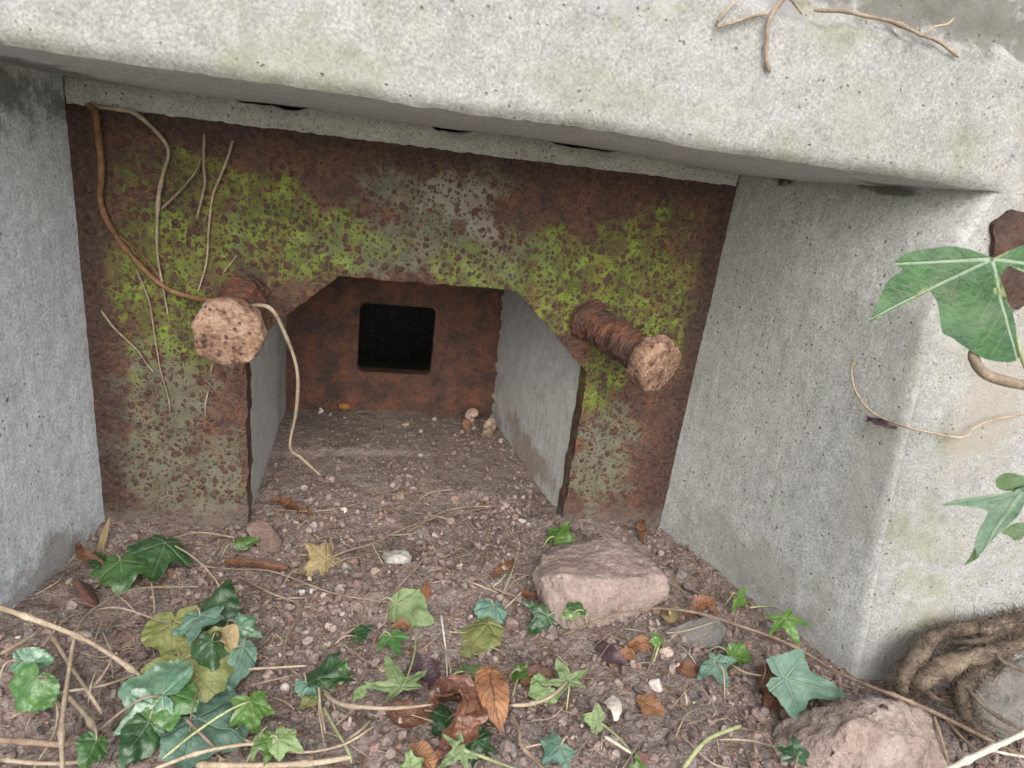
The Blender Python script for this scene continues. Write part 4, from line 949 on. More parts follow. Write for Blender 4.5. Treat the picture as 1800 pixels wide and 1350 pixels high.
DL = [
 ([(752, 1026, .004), (746, 1045, .008), (744, 1066, .004)], [.002, .006, .001], 'orange', 'small reddish dead leaf standing above the oblong pale leaf'),
 ([(915, 1040, .008), (935, 1046, .010), (955, 1042, .006)], [.003, .006, .002], 'brown', 'brown dead leaf touching the left end of the large pinkish rock'),
 ([(1130, 912, .014), (1127, 932, .012), (1130, 955, .004)], [.002, .007, .001], 'orange', 'rust-coloured dead leaf between the plate foot and the right side wall'),
 ([(1120, 1228, .006), (1145, 1242, .010), (1168, 1255, .006)], [.003, .011, .003], 'orange', 'speckled orange-brown dead leaf right of centre'),
 ([(1188, 1168, .004), (1205, 1176, .008), (1230, 1180, .004)], [.004, .009, .003], 'brown', 'dark red dead leaf scrap left of the bluish ivy leaf'),
 ([(690, 1104, .006), (705, 1098, .010), (722, 1104, .006)], [.003, .006, .002], 'orange', 'small orange dead leaf below the oblong pale leaf'),
 ([(1108, 1138, .004), (1128, 1132, .010), (1148, 1134, .006)], [.004, .009, .003], 'orange', 'pinkish-brown dead leaf in front of the large rock'),
 ([(1085, 1155, .004), (1103, 1150, .008), (1116, 1152, .004)], [.004, .007, .003], 'orange', 'smaller pinkish-brown leaf scrap left of the pinkish-brown leaf'),
 ([(670, 1245, .004), (720, 1256, .008), (765, 1248, .006)], [.004, .012, .004], 'brown', 'brown dead leaf pressed on the soil under the thick tan stalk'),
 ([(1340, 1170, .004), (1362, 1215, .012), (1352, 1250, .004)], [.006, .014, .004], 'brown', 'dark brown dead leaf behind the large smooth ivy leaf'),
 ([(915, 1195, .004), (950, 1190, .008), (972, 1200, .004)], [.005, .011, .004], 'brown', 'brown dead leaf behind the pale star leaf'),
 ([(720, 1168, .006), (745, 1180, .012), (770, 1205, .008)], [.006, .014, .005], 'purple', 'dark purplish dead leaf behind the star-shaped leaf'),
 ([(705, 1195, .004), (722, 1205, .010), (742, 1220, .004)], [.005, .013, .004], 'purple', 'second purplish dead leaf, nearer the star-shaped leaf'),
 ([(476, 880, .006), (500, 884, .010), (548, 905, .008)], [.004, .008, .003], 'brown', 'dark curled brown leaf just inside the left leg of the plate'),
 ([(135, 955, .020), (150, 978, .016), (185, 995, .008)], [.002, .007, .003], 'brown', 'curled brown leaf against the foot of the pale left wall'),
 ([(1165, 1075, .004), (1180, 1085, .012), (1188, 1068, .008)], [.003, .010, .002], 'tan', 'tan leaf scrap at the right end of the pinkish rock'),
 ([(1520, 1250, .004), (1545, 1240, .05), (1560, 1246, .05)], [.002, .004, .002], 'purple', 'small purplish scrap in the crack of the lower right rock'),
 ([(385, 1115, .034), (402, 1118, .040), (412, 1140, .034)], [.006, .012, .003], 'tan', 'pale tan dead leaf held in the left ivy cluster'),
 ([(1050, 1128, .004), (1075, 1155, .008), (1098, 1165, .004)], [.004, .010, .004], 'purple', 'flat grey-purple dead leaf below the large rock'),
 ([(715, 1325, .004), (745, 1335, .008), (762, 1350, .006)], [.006, .012, .006], 'orange', 'reddish dead leaf cut by the bottom edge, centre'),
 ([(1010, 985, .004), (905, 985, .004), (880, 1003, .004)][1:] + [(860, 1015, .003)], [.003, .006, .002], 'brown', 'small reddish leaf scrap left of the rock, behind the grass'),
 ([(1205, 1082, .004), (1240, 1060, .012), (1262, 1080, .008)], [.003, .009, .003], 'brown', 'brown leaf under the long vine at the foot of the right side wall'),
 ([(1068, 1230, .006), (1082, 1248, .012), (1084, 1268, .006)], [.004, .008, .002], 'cream', 'white papery leaf scrap beside the light green three-lobed leaf'),
]
for pth, hw, mk, lb in DL: ribbon(pth, hw, LM[mk], random.uniform(.3, .8), random.uniform(-.4, .4), .08, lb, wav=.0014, group='dead leaves on the soil')
ribbon([(396, 988, .008), (425, 990, .012), (460, 993, .012), (505, 1000, .008)], [.003, .006, .006, .004], LM['brown'], .7, 0, 0, 'dark red-brown strip of bark lying left of the tan dead leaf', 'bark_strip', 'bark strip', wav=.001)
ribbon([(176, 970, .0), (182, 945, .012), (193, 910, .028)], [.004, .004, .001], LM['tan'], .5, 0, 0, 'thin tan splinter standing in the corner left of the plate', 'splinter', 'splinter')

# ------------------------------------------------------------------ the large ivy sprays in front of the right-hand wall
def traced(outpx, junc, origin_depth, tilt, mat, scale_ref, parent=None, bulge=.006, name='leaf', lab=None):
    # a leaf lying in its own tilted plane: outline points on that plane, ring mesh to the junction, veins and ripples
    c0 = PC + ray(*junc) * origin_depth
    nrm = np.array(tilt, float); nrm /= np.linalg.norm(nrm)
    if nrm @ (PC - c0) < 0: nrm = -nrm
    P = np.array([onplane(u, v, c0, nrm) for (u, v) in outpx])
    n = len(P); D = []
    for i in range(n):
        a, b, c, d = P[(i - 1) % n], P[i], P[(i + 1) % n], P[(i + 2) % n]
        for t in np.arange(6) / 6: D.append(.25 * (b * (1 - t) + c * t) + .75 * .5 * ((2 * b) + (c - a) * t + (2 * a - 5 * b + 4 * c - d) * t * t + (3 * b - a - 3 * c + d) * t ** 3))
    D = np.array(D); m = len(D)
    ex = np.cross(nrm, (0, 0, 1.0)); ex = np.cross((0, 0, 1.0), nrm); ex /= np.linalg.norm(ex); ey = np.cross(nrm, ex)
    nr = 18; rows = [c0[None]]; q = [np.zeros((1, 2))]
    for k in range(1, nr + 1):
        t = k / nr; R_ = c0 + (D - c0) * t; rows.append(R_); q.append(np.c_[(R_ - c0) @ ex, (R_ - c0) @ ey] / scale_ref)
    V = np.vstack(rows); uv = np.vstack(q)
    rad = np.linalg.norm(uv, axis=1)
    V = V + nrm * (-bulge * rad ** 2 * 1.2 + bulge * .5 * vn(np.c_[uv * 3, 0 * rad], 5) + bulge * .15 * vn(np.c_[uv * 10, 0 * rad], 6))[:, None]
    F = [(0, 1 + j, 1 + (j + 1) % m) for j in range(m)] + [(1 + i * m + j, 1 + (i + 1) * m + j, 1 + (i + 1) * m + (j + 1) % m, 1 + i * m + (j + 1) % m) for i in range(nr - 1) for j in range(m)]
    tips = lambda L_: [math.degrees(math.atan2((onplane(u, v, c0, nrm) - c0) @ ey, (onplane(u, v, c0, nrm) - c0) @ ex)) for u, v in L_]
    mt = mat(tips); o = mesh(name, V, F, mt, parent, True, None, uv)
    if lab: o['label'] = lab
    return c0, nrm
def z7(L_): return [(1300 + a / 3.6, 400 + b / 3.6) for a, b in L_]
def z5(L_): return [(1350 + a / 2.7, 850 + b / 2.7) for a, b in L_]
spr = thing('ivy_sprig', 'large green ivy leaf with pale veins hanging on a thick stem at the right edge', 'ivy sprig', tuple(PC + ray(1790, 680) * .47))
traced(z7([(1500, 160), (1430, 130), (1340, 115), (1180, 135), (1060, 160), (990, 225), (1040, 262), (985, 310), (950, 350), (900, 460), (838, 600), (900, 562), (1000, 520), (1060, 480), (1180, 385), (1240, 440), (1268, 500), (1285, 660), (1350, 700), (1400, 740), (1480, 790), (1560, 830), (1660, 852), (1740, 855), (1792, 828), (1775, 700), (1760, 600), (1745, 540), (1720, 500), (1620, 430), (1608, 370), (1650, 300), (1700, 235), (1800, 268), (1950, 330), (2100, 260), (1980, 150), (1850, 105), (1740, 130), (1650, 180), (1600, 195)]),
       (1300 + 1582 / 3.6, 400 + 200 / 3.6), .43, (-.35, -1, .25),
       lambda tips: leafmat('large_ivy_leaf', (.018, .062, .018), (.042, .115, .034), (.32, .42, .30), .75, .5, angs=tips([(1536, 560), (1577, 463), (1795, 632), (1880, 470)]), back=BK, vw=.012), .085, spr, .005, 'leaf')
v, f = tubedata([PC + ray(*p) * d for (*p, d) in [(1708, 618, .44), (1716, 640, .445), (1736, 660, .45), (1775, 672, .45), (1830, 682, .45), (1900, 700, .45)]], .0034, .0036, 9, .06, .004, 3)
mesh('stem', v, f, m_vine, spr)
v, f = tubedata([PC + ray(*p) * d for (*p, d) in [(1739, 456, .431), (1752, 500, .440), (1775, 560, .448), (1800, 640, .45), (1822, 682, .45)]], .0011, .0013, 7, .06, .004, 5)
mesh('leaf_stalk', v, f, m_green, spr)
spr2 = thing('ivy_sprig', 'dull green three-lobed ivy leaf drooping before the front face at the right edge', 'ivy sprig', tuple(PC + ray(1790, 850) * .5))
ivm2 = lambda tips: leafmat('drooping_ivy_leaf', (.025, .07, .032), (.055, .12, .062), (.14, .22, .13), .5, .42, angs=tips([(1660, 887), (1712, 1000), (1805, 880)]), back=(.10, .16, .07), vw=.02)
traced(z5([(1180, 20), (1150, 45), (1100, 60), (1000, 65), (900, 80), (832, 105), (900, 105), (960, 110), (1045, 130), (1030, 180), (990, 260), (985, 300), (1003, 338), (1040, 300), (1100, 240), (1180, 160), (1215, 90), (1280, 110), (1330, 60), (1270, 10)]),
       (1350 + 1200 / 2.7, 850 + 30 / 2.7), .50, (-.25, -1, .45), ivm2, .08, spr2, .004, 'leaf')
traced(z5([(1085, -15), (1130, -50), (1200, -40), (1260, 0), (1240, 30), (1190, 40), (1110, 30)]), (1350 + 1230 / 2.7, 850), .505, (.2, -1, .3), ivm2, .06, spr2, .003, 'leaf')
traced(z5([(990, 290), (1000, 330), (1000, 350), (960, 375), (930, 390), (950, 360), (975, 310)]), (1350 + 990 / 2.7, 850 + 320 / 2.7), .515, (-.6, -1, .1), ivm2, .04, spr2, .001, 'leaf')
traced(z5([(1115, 235), (1150, 200), (1200, 185), (1260, 200), (1220, 230), (1205, 265), (1175, 270), (1150, 250)]), (1350 + 1230 / 2.7, 850 + 215 / 2.7), .52, (.2, -1, .5), ivm2, .04, spr2, .002, 'leaf')
v, f = tubedata([PC + ray(*p) * d for (*p, d) in [(1798, 862, .502), (1830, 850, .49), (1880, 860, .47)]], .0012, .0014, 7, .06)
mesh('stem', v, f, m_green, spr2)

# ================================================================== STEMS AND ROOTS
def stem(pts, r0, r1, mat, label, surf=G, name='stem', cat='stem', group=None, kn=0, seed=0, seg=8, branches=(), hairs=0, pm=None):
    """pts are picture positions with a third value: height above the soil, or depth/offset for the other surfaces"""
    W = [surf(*p) for p in pts]
    if not branches and not hairs:
        v, f = tubedata(W, r0, r1, seg, .14, .004, seed, kn); o = mesh(name, v, f, mat); return tag(o, label, cat, group)
    e = thing(name, label, cat, tuple(W[0]), group)
    v, f = tubedata(W, r0, r1, seg, .14, .003, seed, kn); mesh('main_stem', v, f, mat, e)
    for b, br, *bm_ in branches:
        v, f = tubedata([surf(*p) for p in b], br, br * .7, 6, .14, .003, seed + 1); mesh('side_shoot', v, f, bm_[0] if bm_ else mat, e)
    if hairs:
        P = smoothpath(W, .003); r = np.random.default_rng(seed + 2); pr = []
        for k in range(hairs):
            i = r.integers(0, len(P)); rr = r0 + (r1 - r0) * i / len(P); d = r.normal(size=3); d /= np.linalg.norm(d); p = P[i] + d * rr * .8
            q = p + d * rr * r.uniform(.2, .9) + r.normal(size=3) * rr * .6; q2 = q + r.normal(size=3) * rr * .9
            pr.append(tubedata([p, q, q2], .00026 if r0 < .005 else .00036, .00015, 3, 0, .003))
        v, f = merge(pr); mesh('root_hairs', v, f, mat, e)['kind'] = 'stuff'
    return e
Yp = lambda u, v, y: onY(u, v, y)
# on the plate
stem([(152, 184, -.006), (166, 192, -.010), (170, 215, -.010), (178, 290, -.007), (177, 355, -.006), (198, 405, -.006), (240, 460, -.006), (290, 505, -.008), (340, 523, -.018), (395, 530, -.045), (440, 538, -.078)],
     .0032, .0020, m_rustroot, 'long thick dead root hanging down the plate and over the left bolt', Yp, 'dead_root', 'root', kn=5, seed=4, hairs=60,
     branches=[([(200, 408, -.006), (235, 435, -.005), (262, 462, -.004), (283, 492, -.004)], .0012), ([(436, 538, -.076), (474, 541, -.085), (500, 585, -.085), (522, 650, -.080), (521, 720, -.070), (510, 785, -.06), (530, 805, -.06), (564, 836, -.062)], .0021, m_straw)])
stem([(158, 185, -.006), (205, 192, -.009), (235, 198, -.009), (265, 222, -.008), (290, 250, -.007), (296, 272, -.006), (287, 305, -.005), (279, 345, -.005), (276, 400, -.004), (277, 450, -.004), (284, 492, -.004), (296, 556, -.004)],
     .0024, .0009, m_vine, 'second dead root branching from the plate corner with a feathery tuft at its bend', Yp, 'dead_root', 'root', kn=3, seed=6, hairs=90,
     branches=[([(283, 368, -.005), (300, 352, -.006), (320, 332, -.006), (345, 300, -.006), (354, 275, -.005)], .0013)])
stem([(359, 236, -.008), (358, 290, -.006), (360, 322, -.005), (350, 368, -.005), (346, 385, -.006)], .0013, .0015, m_vine, 'short straight twig hanging on the upper left of the plate', Yp, 'twig', 'twig', seed=8, branches=[([(360, 302, -.005), (372, 308, -.006), (384, 320, -.005)], .0006)])
stem([(409, 247, -.006), (400, 278, -.005), (384, 318, -.005), (374, 345, -.004), (367, 400, -.004), (363, 460, -.004), (348, 513, -.004)], .0013, .0008, m_straw, 'pale hairy root standing upright on the moss left of the cut-out', Yp, 'rootlet', 'rootlet', seed=9, hairs=50)
stem([(416, 449, -.006), (390, 483, -.005)], .0008, .0007, m_straw, 'very short pale rootlet above the left bolt head', Yp, 'rootlet', 'rootlet')
stem([(178, 546, -.008), (202, 578, -.006), (240, 614, -.005), (258, 640, -.004), (272, 656, -.005)], .0013, .0008, m_straw, 'pale curved straw stuck diagonally on the left edge of the plate', Yp, 'rootlet', 'rootlet', seed=12)
stem([(240, 475, -.004), (262, 530, -.004), (272, 590, -.004), (282, 650, -.004), (296, 700, -.004), (299, 728, -.004)], .0009, .0006, m_vine, 'thin pale rootlet running down the left leg of the plate', Yp, 'rootlet', 'rootlet', seed=13)
stem([(374, 638, -.006), (369, 660, -.005)], .0007, .0006, m_straw, 'tiny pale rootlet end just below the left bolt head', Yp, 'rootlet', 'rootlet')
stem([(366, 687, -.005), (361, 712, -.005), (361, 734, -.005)], .0009, .0007, m_straw, 'small loose rootlet midway down the left leg of the plate', Yp, 'rootlet', 'rootlet')
# on the front face
stem([(1392, -20, .004), (1377, -3, .004), (1353, 33, .004), (1348, 65, .004), (1347, 107, .003), (1354, 127, .002)], .0019, .0013, m_vine, 'dry tan stem with side shoots clinging to the front face at the top', Fp, 'dead_vine', 'stem', kn=2, seed=15,
     branches=[([(1352, 22, .004), (1310, 33, .004), (1263, 47, .004), (1262, 36, .004), (1296, 0, .004), (1310, -15, .004)], .0013), ([(1384, -8, .004), (1400, 10, .004), (1409, 25, .003)], .0013)])
stem([(1432, 18, .005), (1483, 20, .005), (1520, 28, .004), (1573, 40, .004), (1622, 63, .004), (1650, 73, .003), (1685, 101, .002)], .0016, .0011, m_straw, 'dry forked tan stem lying on the rough concrete at the top right', Fp, 'dead_vine', 'stem', kn=3, seed=16,
     branches=[([(1624, 64, .004), (1640, 48, .004), (1666, 42, .004), (1678, 30, .004)], .0009)])
stem([(1503, 628, .004), (1497, 645, .004), (1501, 680, .004), (1520, 712, .004), (1545, 732, .004), (1585, 748, .005), (1620, 757, .006), (1690, 769, .004), (1712, 752, .004), (1745, 738, .004), (1810, 727, .004)], .0011, .0009, m_straw, 'thin pale stem curling round the outer corner of the right side wall', lambda u, v, o_: (Jp(u, v, o_) if u < 1612 else Fp(u, v, o_ + .004)), 'dead_vine', 'stem', seed=18, kn=2)
ribbon([(1522, 738, .003), (1545, 745, .006), (1572, 752, .004)], [.003, .005, .002], LM['purple'], .6, .2, 0, 'shrivelled dark leaf scrap held by the thin stem on the right side wall', surf=Jp, wav=.002)
def cob():
    r = np.random.default_rng(3); pr = []
    for k in range(16):
        c = Jp(1500 + r.uniform(-12, 25), 712 + r.uniform(-18, 14), .004); q = c + r.normal(size=3) * .004; pr.append(tubedata([c, (c + q) / 2 + r.normal(size=3) * .002, q], .00025, .0002, 3, 0, .002))
    v, f = merge(pr); o = mesh('cobweb', v, f, m_whites); tag(o, 'wisp of white cobweb beside the thin stem on the right side wall', 'cobweb')
cob()
# on the soil
ST = [
 # points, r0, r1, mat, label, knots
 ([(985, 1118, .006), (1040, 1095, .018), (1090, 1078, .028), (1148, 1070, .034), (1195, 1072, .034), (1244, 1082, .032), (1315, 1105, .032), (1370, 1125, .030), (1420, 1150, .028), (1463, 1177, .028), (1528, 1206, .036), (1580, 1225, .044), (1640, 1251, .046), (1720, 1291, .040), (1815, 1338, .030)], .0019, .0030, m_twig, 'long brown vine running from the pinkish rock down to the lower right corner', 6),
 ([(1115, 1083, .02), (1089, 1109, .014), (1050, 1160, .012), (1018, 1198, .018)], .0011, .0009, m_twig, 'thin brown runner from the long vine down to the pale star leaf', 2),
 ([(1180, 1018, .010), (1200, 1040, .012), (1215, 1060, .018), (1244, 1082, .030)], .0014, .0014, m_twig, 'short side runner joining the long vine near the right side wall', 1),
 ([(1168, 1113, .008), (1200, 1110, .012), (1235, 1100, .014), (1258, 1092, .018)], .0010, .0008, m_straw, 'pale stalk crossing the flat grey stone below the long vine', 1),
 ([(1095, 1104, .008), (1130, 1110, .010), (1150, 1114, .012)], .0008, .0007, m_straw, 'short pale stalk in front of the large rock', 0),
 ([(1358, 1130, .022), (1354, 1150, .020), (1362, 1175, .018)], .0010, .0009, m_twig, 'short brown shoot hanging from the long vine behind the large smooth leaf', 0),
 ([(-15, 1063, .075), (55, 1087, .070), (141, 1120, .060), (193, 1150, .045), (250, 1190, .02)], .0030, .0026, m_straw, 'hairy straw-coloured stem slanting down from the left edge', 3),
 ([(110, 1355, .028), (109, 1276, .040), (122, 1176, .052), (133, 1117, .055), (155, 1080, .050), (207, 1046, .036), (259, 1033, .024), (352, 1031, .010)], .0026, .0014, m_vine, 'tall arching tan stem rising from the lower left corner', 3),
 ([(305, 958, .026), (341, 980, .030), (378, 1018, .032), (394, 1057, .030), (402, 1092, .024)], .0015, .0012, m_vine, 'pale curving stalk from the dark three-lobed leaf to the left cluster', 1),
 ([(92, 1118, .010), (122, 1168, .014), (163, 1228, .016), (180, 1256, .012)], .0026, .0022, m_vine, 'short thick tan stick leaning in the lower left', 1),
 ([(118, 1222, .012), (140, 1245, .016), (160, 1270, .016), (172, 1292, .012)], .0026, .0024, m_vine, 'knobbly tan root piece in the lower left', 2),
 ([(-10, 1300, .02), (60, 1305, .024), (115, 1308, .024), (165, 1294, .020)], .0034, .0030, m_twig, 'thick brown root along the lower left edge', 2),
 ([(266, 1022, .014), (270, 1050, .010), (272, 1082, .004)], .0014, .0012, m_vine, 'short upright stalk below the dark three-lobed leaf', 0),
 ([(202, 1042, .010), (182, 1085, .014), (166, 1128, .016)], .0010, .0009, m_vine, 'thin stalk under the arching tan stem', 0),
 ([(270, 1352, .014), (355, 1322, .018), (448, 1308, .016), (485, 1330, .010)], .0020, .0020, m_straw, 'pale stem along the bottom edge under the grey-green leaf', 1),
 ([(325, 1262, .022), (355, 1292, .018), (385, 1322, .012)], .0018, .0016, m_twig, 'short brown stalk below the shiny left leaves', 0),
 ([(352, 1210, .030), (338, 1240, .026), (334, 1290, .014)], .0008, .0008, m_twig, 'fine upright stalk before the left cluster', 0),
 ([(345, 1345, .008), (480, 1345, .012), (560, 1340, .012), (620, 1330, .008)], .0034, .0028, m_straw, 'thick pale stem along the bottom edge, left of centre', 2),
 ([(355, 995, .010), (405, 1000, .010), (480, 1005, .010), (585, 1042, .008), (690, 1060, .010)], .0013, .0010, m_twig, 'long thin dark twig crossing the soil below the tan dead leaf', 2),
 ([(417, 1012, .006), (475, 1042, .010), (522, 1060, .010), (528, 1078, .008), (506, 1115, .008), (500, 1152, .008), (512, 1175, .010), (536, 1196, .008)], .0017, .0012, m_twig, 'brown twig bending round to the dark pointed leaf', 3),
 ([(480, 1045, .006), (466, 1072, .008), (464, 1098, .004)], .0012, .0010, m_twig, 'short brown fork of the bending twig', 0),
 ([(570, 1216, .010), (585, 1230, .020), (609, 1240, .026), (640, 1243, .028), (676, 1245, .028), (720, 1243, .028), (762, 1238, .026)], .0030, .0016, m_vine, 'thick tan leaf stalk ending at the curled russet leaf', 1),
 ([(437, 1176, .014), (490, 1173, .014), (540, 1170, .016)], .0017, .0014, m_vine, 'straight pale stalk right of the left cluster, upper one', 1),
 ([(437, 1206, .010), (480, 1195, .012), (520, 1186, .012)], .0014, .0011, m_twig, 'straight dull stalk right of the left cluster, lower one', 0),
 ([(553, 992, .006), (610, 968, .010), (655, 955, .012), (720, 925, .012), (785, 905, .010), (870, 890, .006)], .0017, .0012, m_twig, 'long dull twig running up from the tan dead leaf toward the right', 2),
 ([(628, 955, .008), (637, 998, .010), (640, 1045, .008), (643, 1092, .006)], .0013, .0010, m_twig, 'upright brown twig left of the white stone', 1),
 ([(675, 1098, .010), (692, 1045, .014), (720, 1010, .014), (742, 985, .012), (768, 945, .008)], .0016, .0009, m_twig, 'curved brown twig rising right of the white stone', 2),
 ([(664, 1110, .006), (650, 1150, .006), (640, 1185, .005), (622, 1215, .004)], .0014, .0010, m_twig, 'dark fibrous twig below the curved brown twig', 1),
 ([(524, 975, .012), (570, 978, .012), (595, 995, .008)], .0009, .0007, m_straw, 'thin stalk of the tan dead leaf', 0),
 ([(653, 952, .012), (664, 975, .012), (674, 992, .006)], .0010, .0008, m_straw, 'short pale straw touching the white stone', 0),
 ([(716, 935, .010), (790, 896, .010), (878, 889, .008)], .0012, .0010, m_straw, 'pale straight straw lying just inside the opening, right half', 1),
 ([(480, 896, .006), (560, 898, .010), (630, 885, .010), (678, 868, .006)], .0012, .0009, m_twig, 'dull straw lying across the sill of the opening, left half', 1),
 ([(650, 861, .006), (690, 869, .010), (750, 861, .010), (796, 845, .006)], .0010, .0008, m_twig, 'thin straw arching over the tan pebble on the sill', 1),
 ([(771, 875, .006), (795, 895, .010), (815, 912, .010), (830, 935, .006)], .0010, .0008, m_twig, 'thin twig lying across the pale straw in the opening', 0),
 ([(560, 1226, .010), (562, 1260, .010), (572, 1318, .006)], .0010, .0008, m_straw, 'thin pale straw below the dark pointed leaf', 0),
 ([(568, 1242, .008), (590, 1282, .010), (612, 1320, .010), (618, 1342, .006)], .0020, .0016, m_green, 'dull green stem end right of the pale straw', 0),
 ([(608, 1302, .006), (632, 1285, .010), (653, 1264, .008)], .0019, .0015, m_straw, 'short thick straw at the bottom, left of centre', 0),
 ([(590, 1275, .006), (623, 1246, .008)], .0012, .0010, m_straw, 'short thin straw below the tan leaf stalk', 0),
 ([(775, 1080, .010), (778, 1100, .012), (784, 1150, .010), (786, 1190, .006)], .0016, .0010, m_whites, 'bleached split straw above the curled leaf, left one', 0),
 ([(772, 1124, .010), (788, 1158, .012), (793, 1188, .006)], .0018, .0010, m_straw, 'bleached split straw above the curled leaf, right one', 0),
 ([(781, 1107, .010), (800, 1112, .010), (825, 1111, .008)], .0010, .0008, m_green, 'short greenish stalk right of the bleached straws', 0),
 ([(741, 1142, .006), (762, 1125, .010), (778, 1108, .010)], .0012, .0009, m_straw, 'short slanting straw joining the bleached straws', 0),
 ([(758, 1082, .006), (775, 1055, .010), (792, 1028, .006)], .0010, .0009, m_twig, 'thin twig slanting right above the bleached straws', 0),
 ([(896, 1240, .014), (930, 1238, .018), (962, 1228, .022), (982, 1213, .024), (998, 1196, .022)], .0022, .0018, m_vine, 'tan stalk between the orange-brown leaf and the star leaf', 2),
 ([(896, 1250, .008), (912, 1282, .012), (916, 1310, .012), (945, 1340, .008), (960, 1360, .006)], .0020, .0016, m_twig, 'forked twig descending from the orange-brown leaf to the bottom edge', 2),
 ([(914, 1316, .008), (945, 1309, .010), (985, 1304, .008)], .0011, .0009, m_straw, 'thin straw branching right from the forked twig', 0),
 ([(935, 1266, .006), (968, 1262, .008), (992, 1240, .008), (998, 1222, .006)], .0009, .0008, m_straw, 'thin pale tendril below the star leaf', 0),
 ([(814, 1317, .016), (855, 1332, .014), (906, 1352, .008)], .0014, .0012, m_green, 'pale green stalk at the bottom under the star leaf', 0),
 ([(1062, 1294, .008), (1085, 1308, .010), (1112, 1326, .008)], .0022, .0019, m_whites, 'thick white stick below the light green three-lobed leaf', 0),
 ([(870, 1085, .004), (895, 1062, .008), (920, 1038, .008)], .0016, .0013, m_straw, 'short straw left of the large pinkish rock', 0),
 ([(819, 1020, .006), (845, 1030, .010), (876, 1043, .006)], .0012, .0009, m_straw, 'pale straw left of the grass tuft', 0),
 ([(880, 1050, .004), (898, 1010, .010), (915, 955, .010)], .0008, .0006, m_green, 'thin green grass blade left of the rock', 0),
 ([(866, 1032, .004), (880, 1020, .010), (892, 1006, .010)], .0014, .0010, m_green, 'short broad grass blade left of the rock', 0),
 ([(1200, 1352, .010), (1222, 1322, .020), (1242, 1301, .026), (1268, 1288, .030), (1302, 1276, .030)], .0030, .0024, m_green, 'thick pale green shoot rising from the bottom edge, right of centre', 2),
 ([(1262, 1300, .016), (1300, 1300, .022), (1335, 1305, .024), (1400, 1325, .05), (1445, 1352, .06)], .0011, .0010, m_straw, 'thin pale tendril arching onto the lower right rock', 0),
 ([(1290, 1278, .010), (1340, 1290, .014), (1370, 1330, .010)], .0018, .0014, m_twig, 'dull twig beside the lower right rock', 1),
 ([(1296, 1245, .008), (1318, 1280, .010), (1330, 1340, .006)], .0016, .0012, m_twig, 'greenish twig left of the lower right rock', 1),
 ([(1228, 1202, .008), (1250, 1232, .012), (1262, 1256, .010)], .0012, .0008, m_straw, 'pale split straw below the bluish ivy leaf', 0),
 ([(1200, 1202, .006), (1205, 1222, .010), (1208, 1240, .006)], .0015, .0013, m_straw, 'short upright straw left of the bluish ivy leaf', 0),
 ([(1285, 1168, .006), (1310, 1182, .010), (1340, 1188, .008)], .0022, .0016, m_vine, 'short thick stick right of the bluish ivy leaf', 0),
 ([(1320, 1150, .006), (1345, 1172, .010), (1335, 1210, .006)], .0016, .0012, m_twig, 'brown twig under the leaf of the right hand vine', 0),
 ([(1190, 1130, .004), (1212, 1150, .010), (1226, 1172, .006)], .0012, .0010, m_straw, 'tan straw in front of the flat grey stone', 0),
 ([(1137, 1182, .004), (1146, 1160, .008), (1152, 1135, .010)], .0013, .0010, m_twig, 'short stalk under the small bright leaf before the rock', 0),
 ([(1650, 1362, .050), (1700, 1336, .060), (1739, 1317, .065), (1772, 1302, .070), (1815, 1282, .075)], .0034, .0036, m_whites, 'thick bleached stem slanting across the lower right corner', 3),
 ([(1740, 1318, .058), (1770, 1325, .05), (1812, 1332, .045)], .0019, .0017, m_whites, 'thinner bleached side stem in the lower right corner', 0),
 ([(1640, 1255, .040), (1655, 1300, .035), (1668, 1345, .025)], .0022, .0018, m_twig, 'brown side shoot hanging behind the lower right rock', 1),
 ([(1563, 1215, .016), (1558, 1160, .028), (1553, 1115, .040)], .0012, .0007, m_twig, 'thin dark upright stalk against the corner of the right side wall', 0),
 ([(1705, 1105, .060), (1698, 1060, .075), (1688, 1010, .095)], .0012, .0007, m_twig, 'thin dead shoot standing above the hairy roots', 0),
 ([(1660, 1262, .028), (1700, 1305, .026), (1760, 1352, .02)], .0022, .0020, m_hairy, 'dull root under the long vine in the lower right corner', 1),
 ([(1655, 1240, .022), (1720, 1262, .028), (1800, 1300, .026)], .0020, .0020, m_hairy, 'dull thin root between the dark stone and the long vine', 1),
 ([(0, 1150, .030), (45, 1125, .034), (90, 1095, .030)], .0022, .0016, m_straw, 'blurred pale stem end at the left edge below the side wall', 1),
 ([(20, 1262, .010), (90, 1222, .016), (180, 1205, .014), (250, 1182, .008)], .0016, .0012, m_vine, 'tan stem running right from the pair of leaves at the left edge', 1),
 ([(150, 1225, .012), (185, 1180, .016), (196, 1150, .018), (180, 1110, .012)], .0014, .0011, m_vine, 'thin bent stem behind the tall arching one', 1),
 ([(60, 1350, .014), (95, 1290, .018), (100, 1240, .018), (75, 1205, .012)], .0016, .0012, m_straw, 'pale stem curving up in the lower left corner', 1),
 ([(0, 1335, .012), (80, 1342, .016), (160, 1338, .012)], .0024, .0020, m_straw, 'pale straw along the bottom edge in the left corner', 1),
 ([(155, 1240, .008), (160, 1205, .020), (172, 1172, .022)], .0011, .0009, m_straw, 'short upright pale straw left of the leaf cluster', 0),
 ([(425, 1300, .008), (520, 1322, .010), (600, 1310, .012), (660, 1275, .008)], .0015, .0012, m_straw, 'pale curved straw near the bottom, right of the young tuft', 1),
 ([(600, 1130, .006), (655, 1168, .008), (700, 1180, .006)], .0011, .0008, m_twig, 'short dull twig behind the large star-shaped leaf', 0),
 ([(1020, 1010, .003), (940, 1005, .006), (905, 1022, .008), (870, 1060, .004)][1:], .0009, .0008, m_straw, 'thin bent straw touching the left end of the rock', 0),
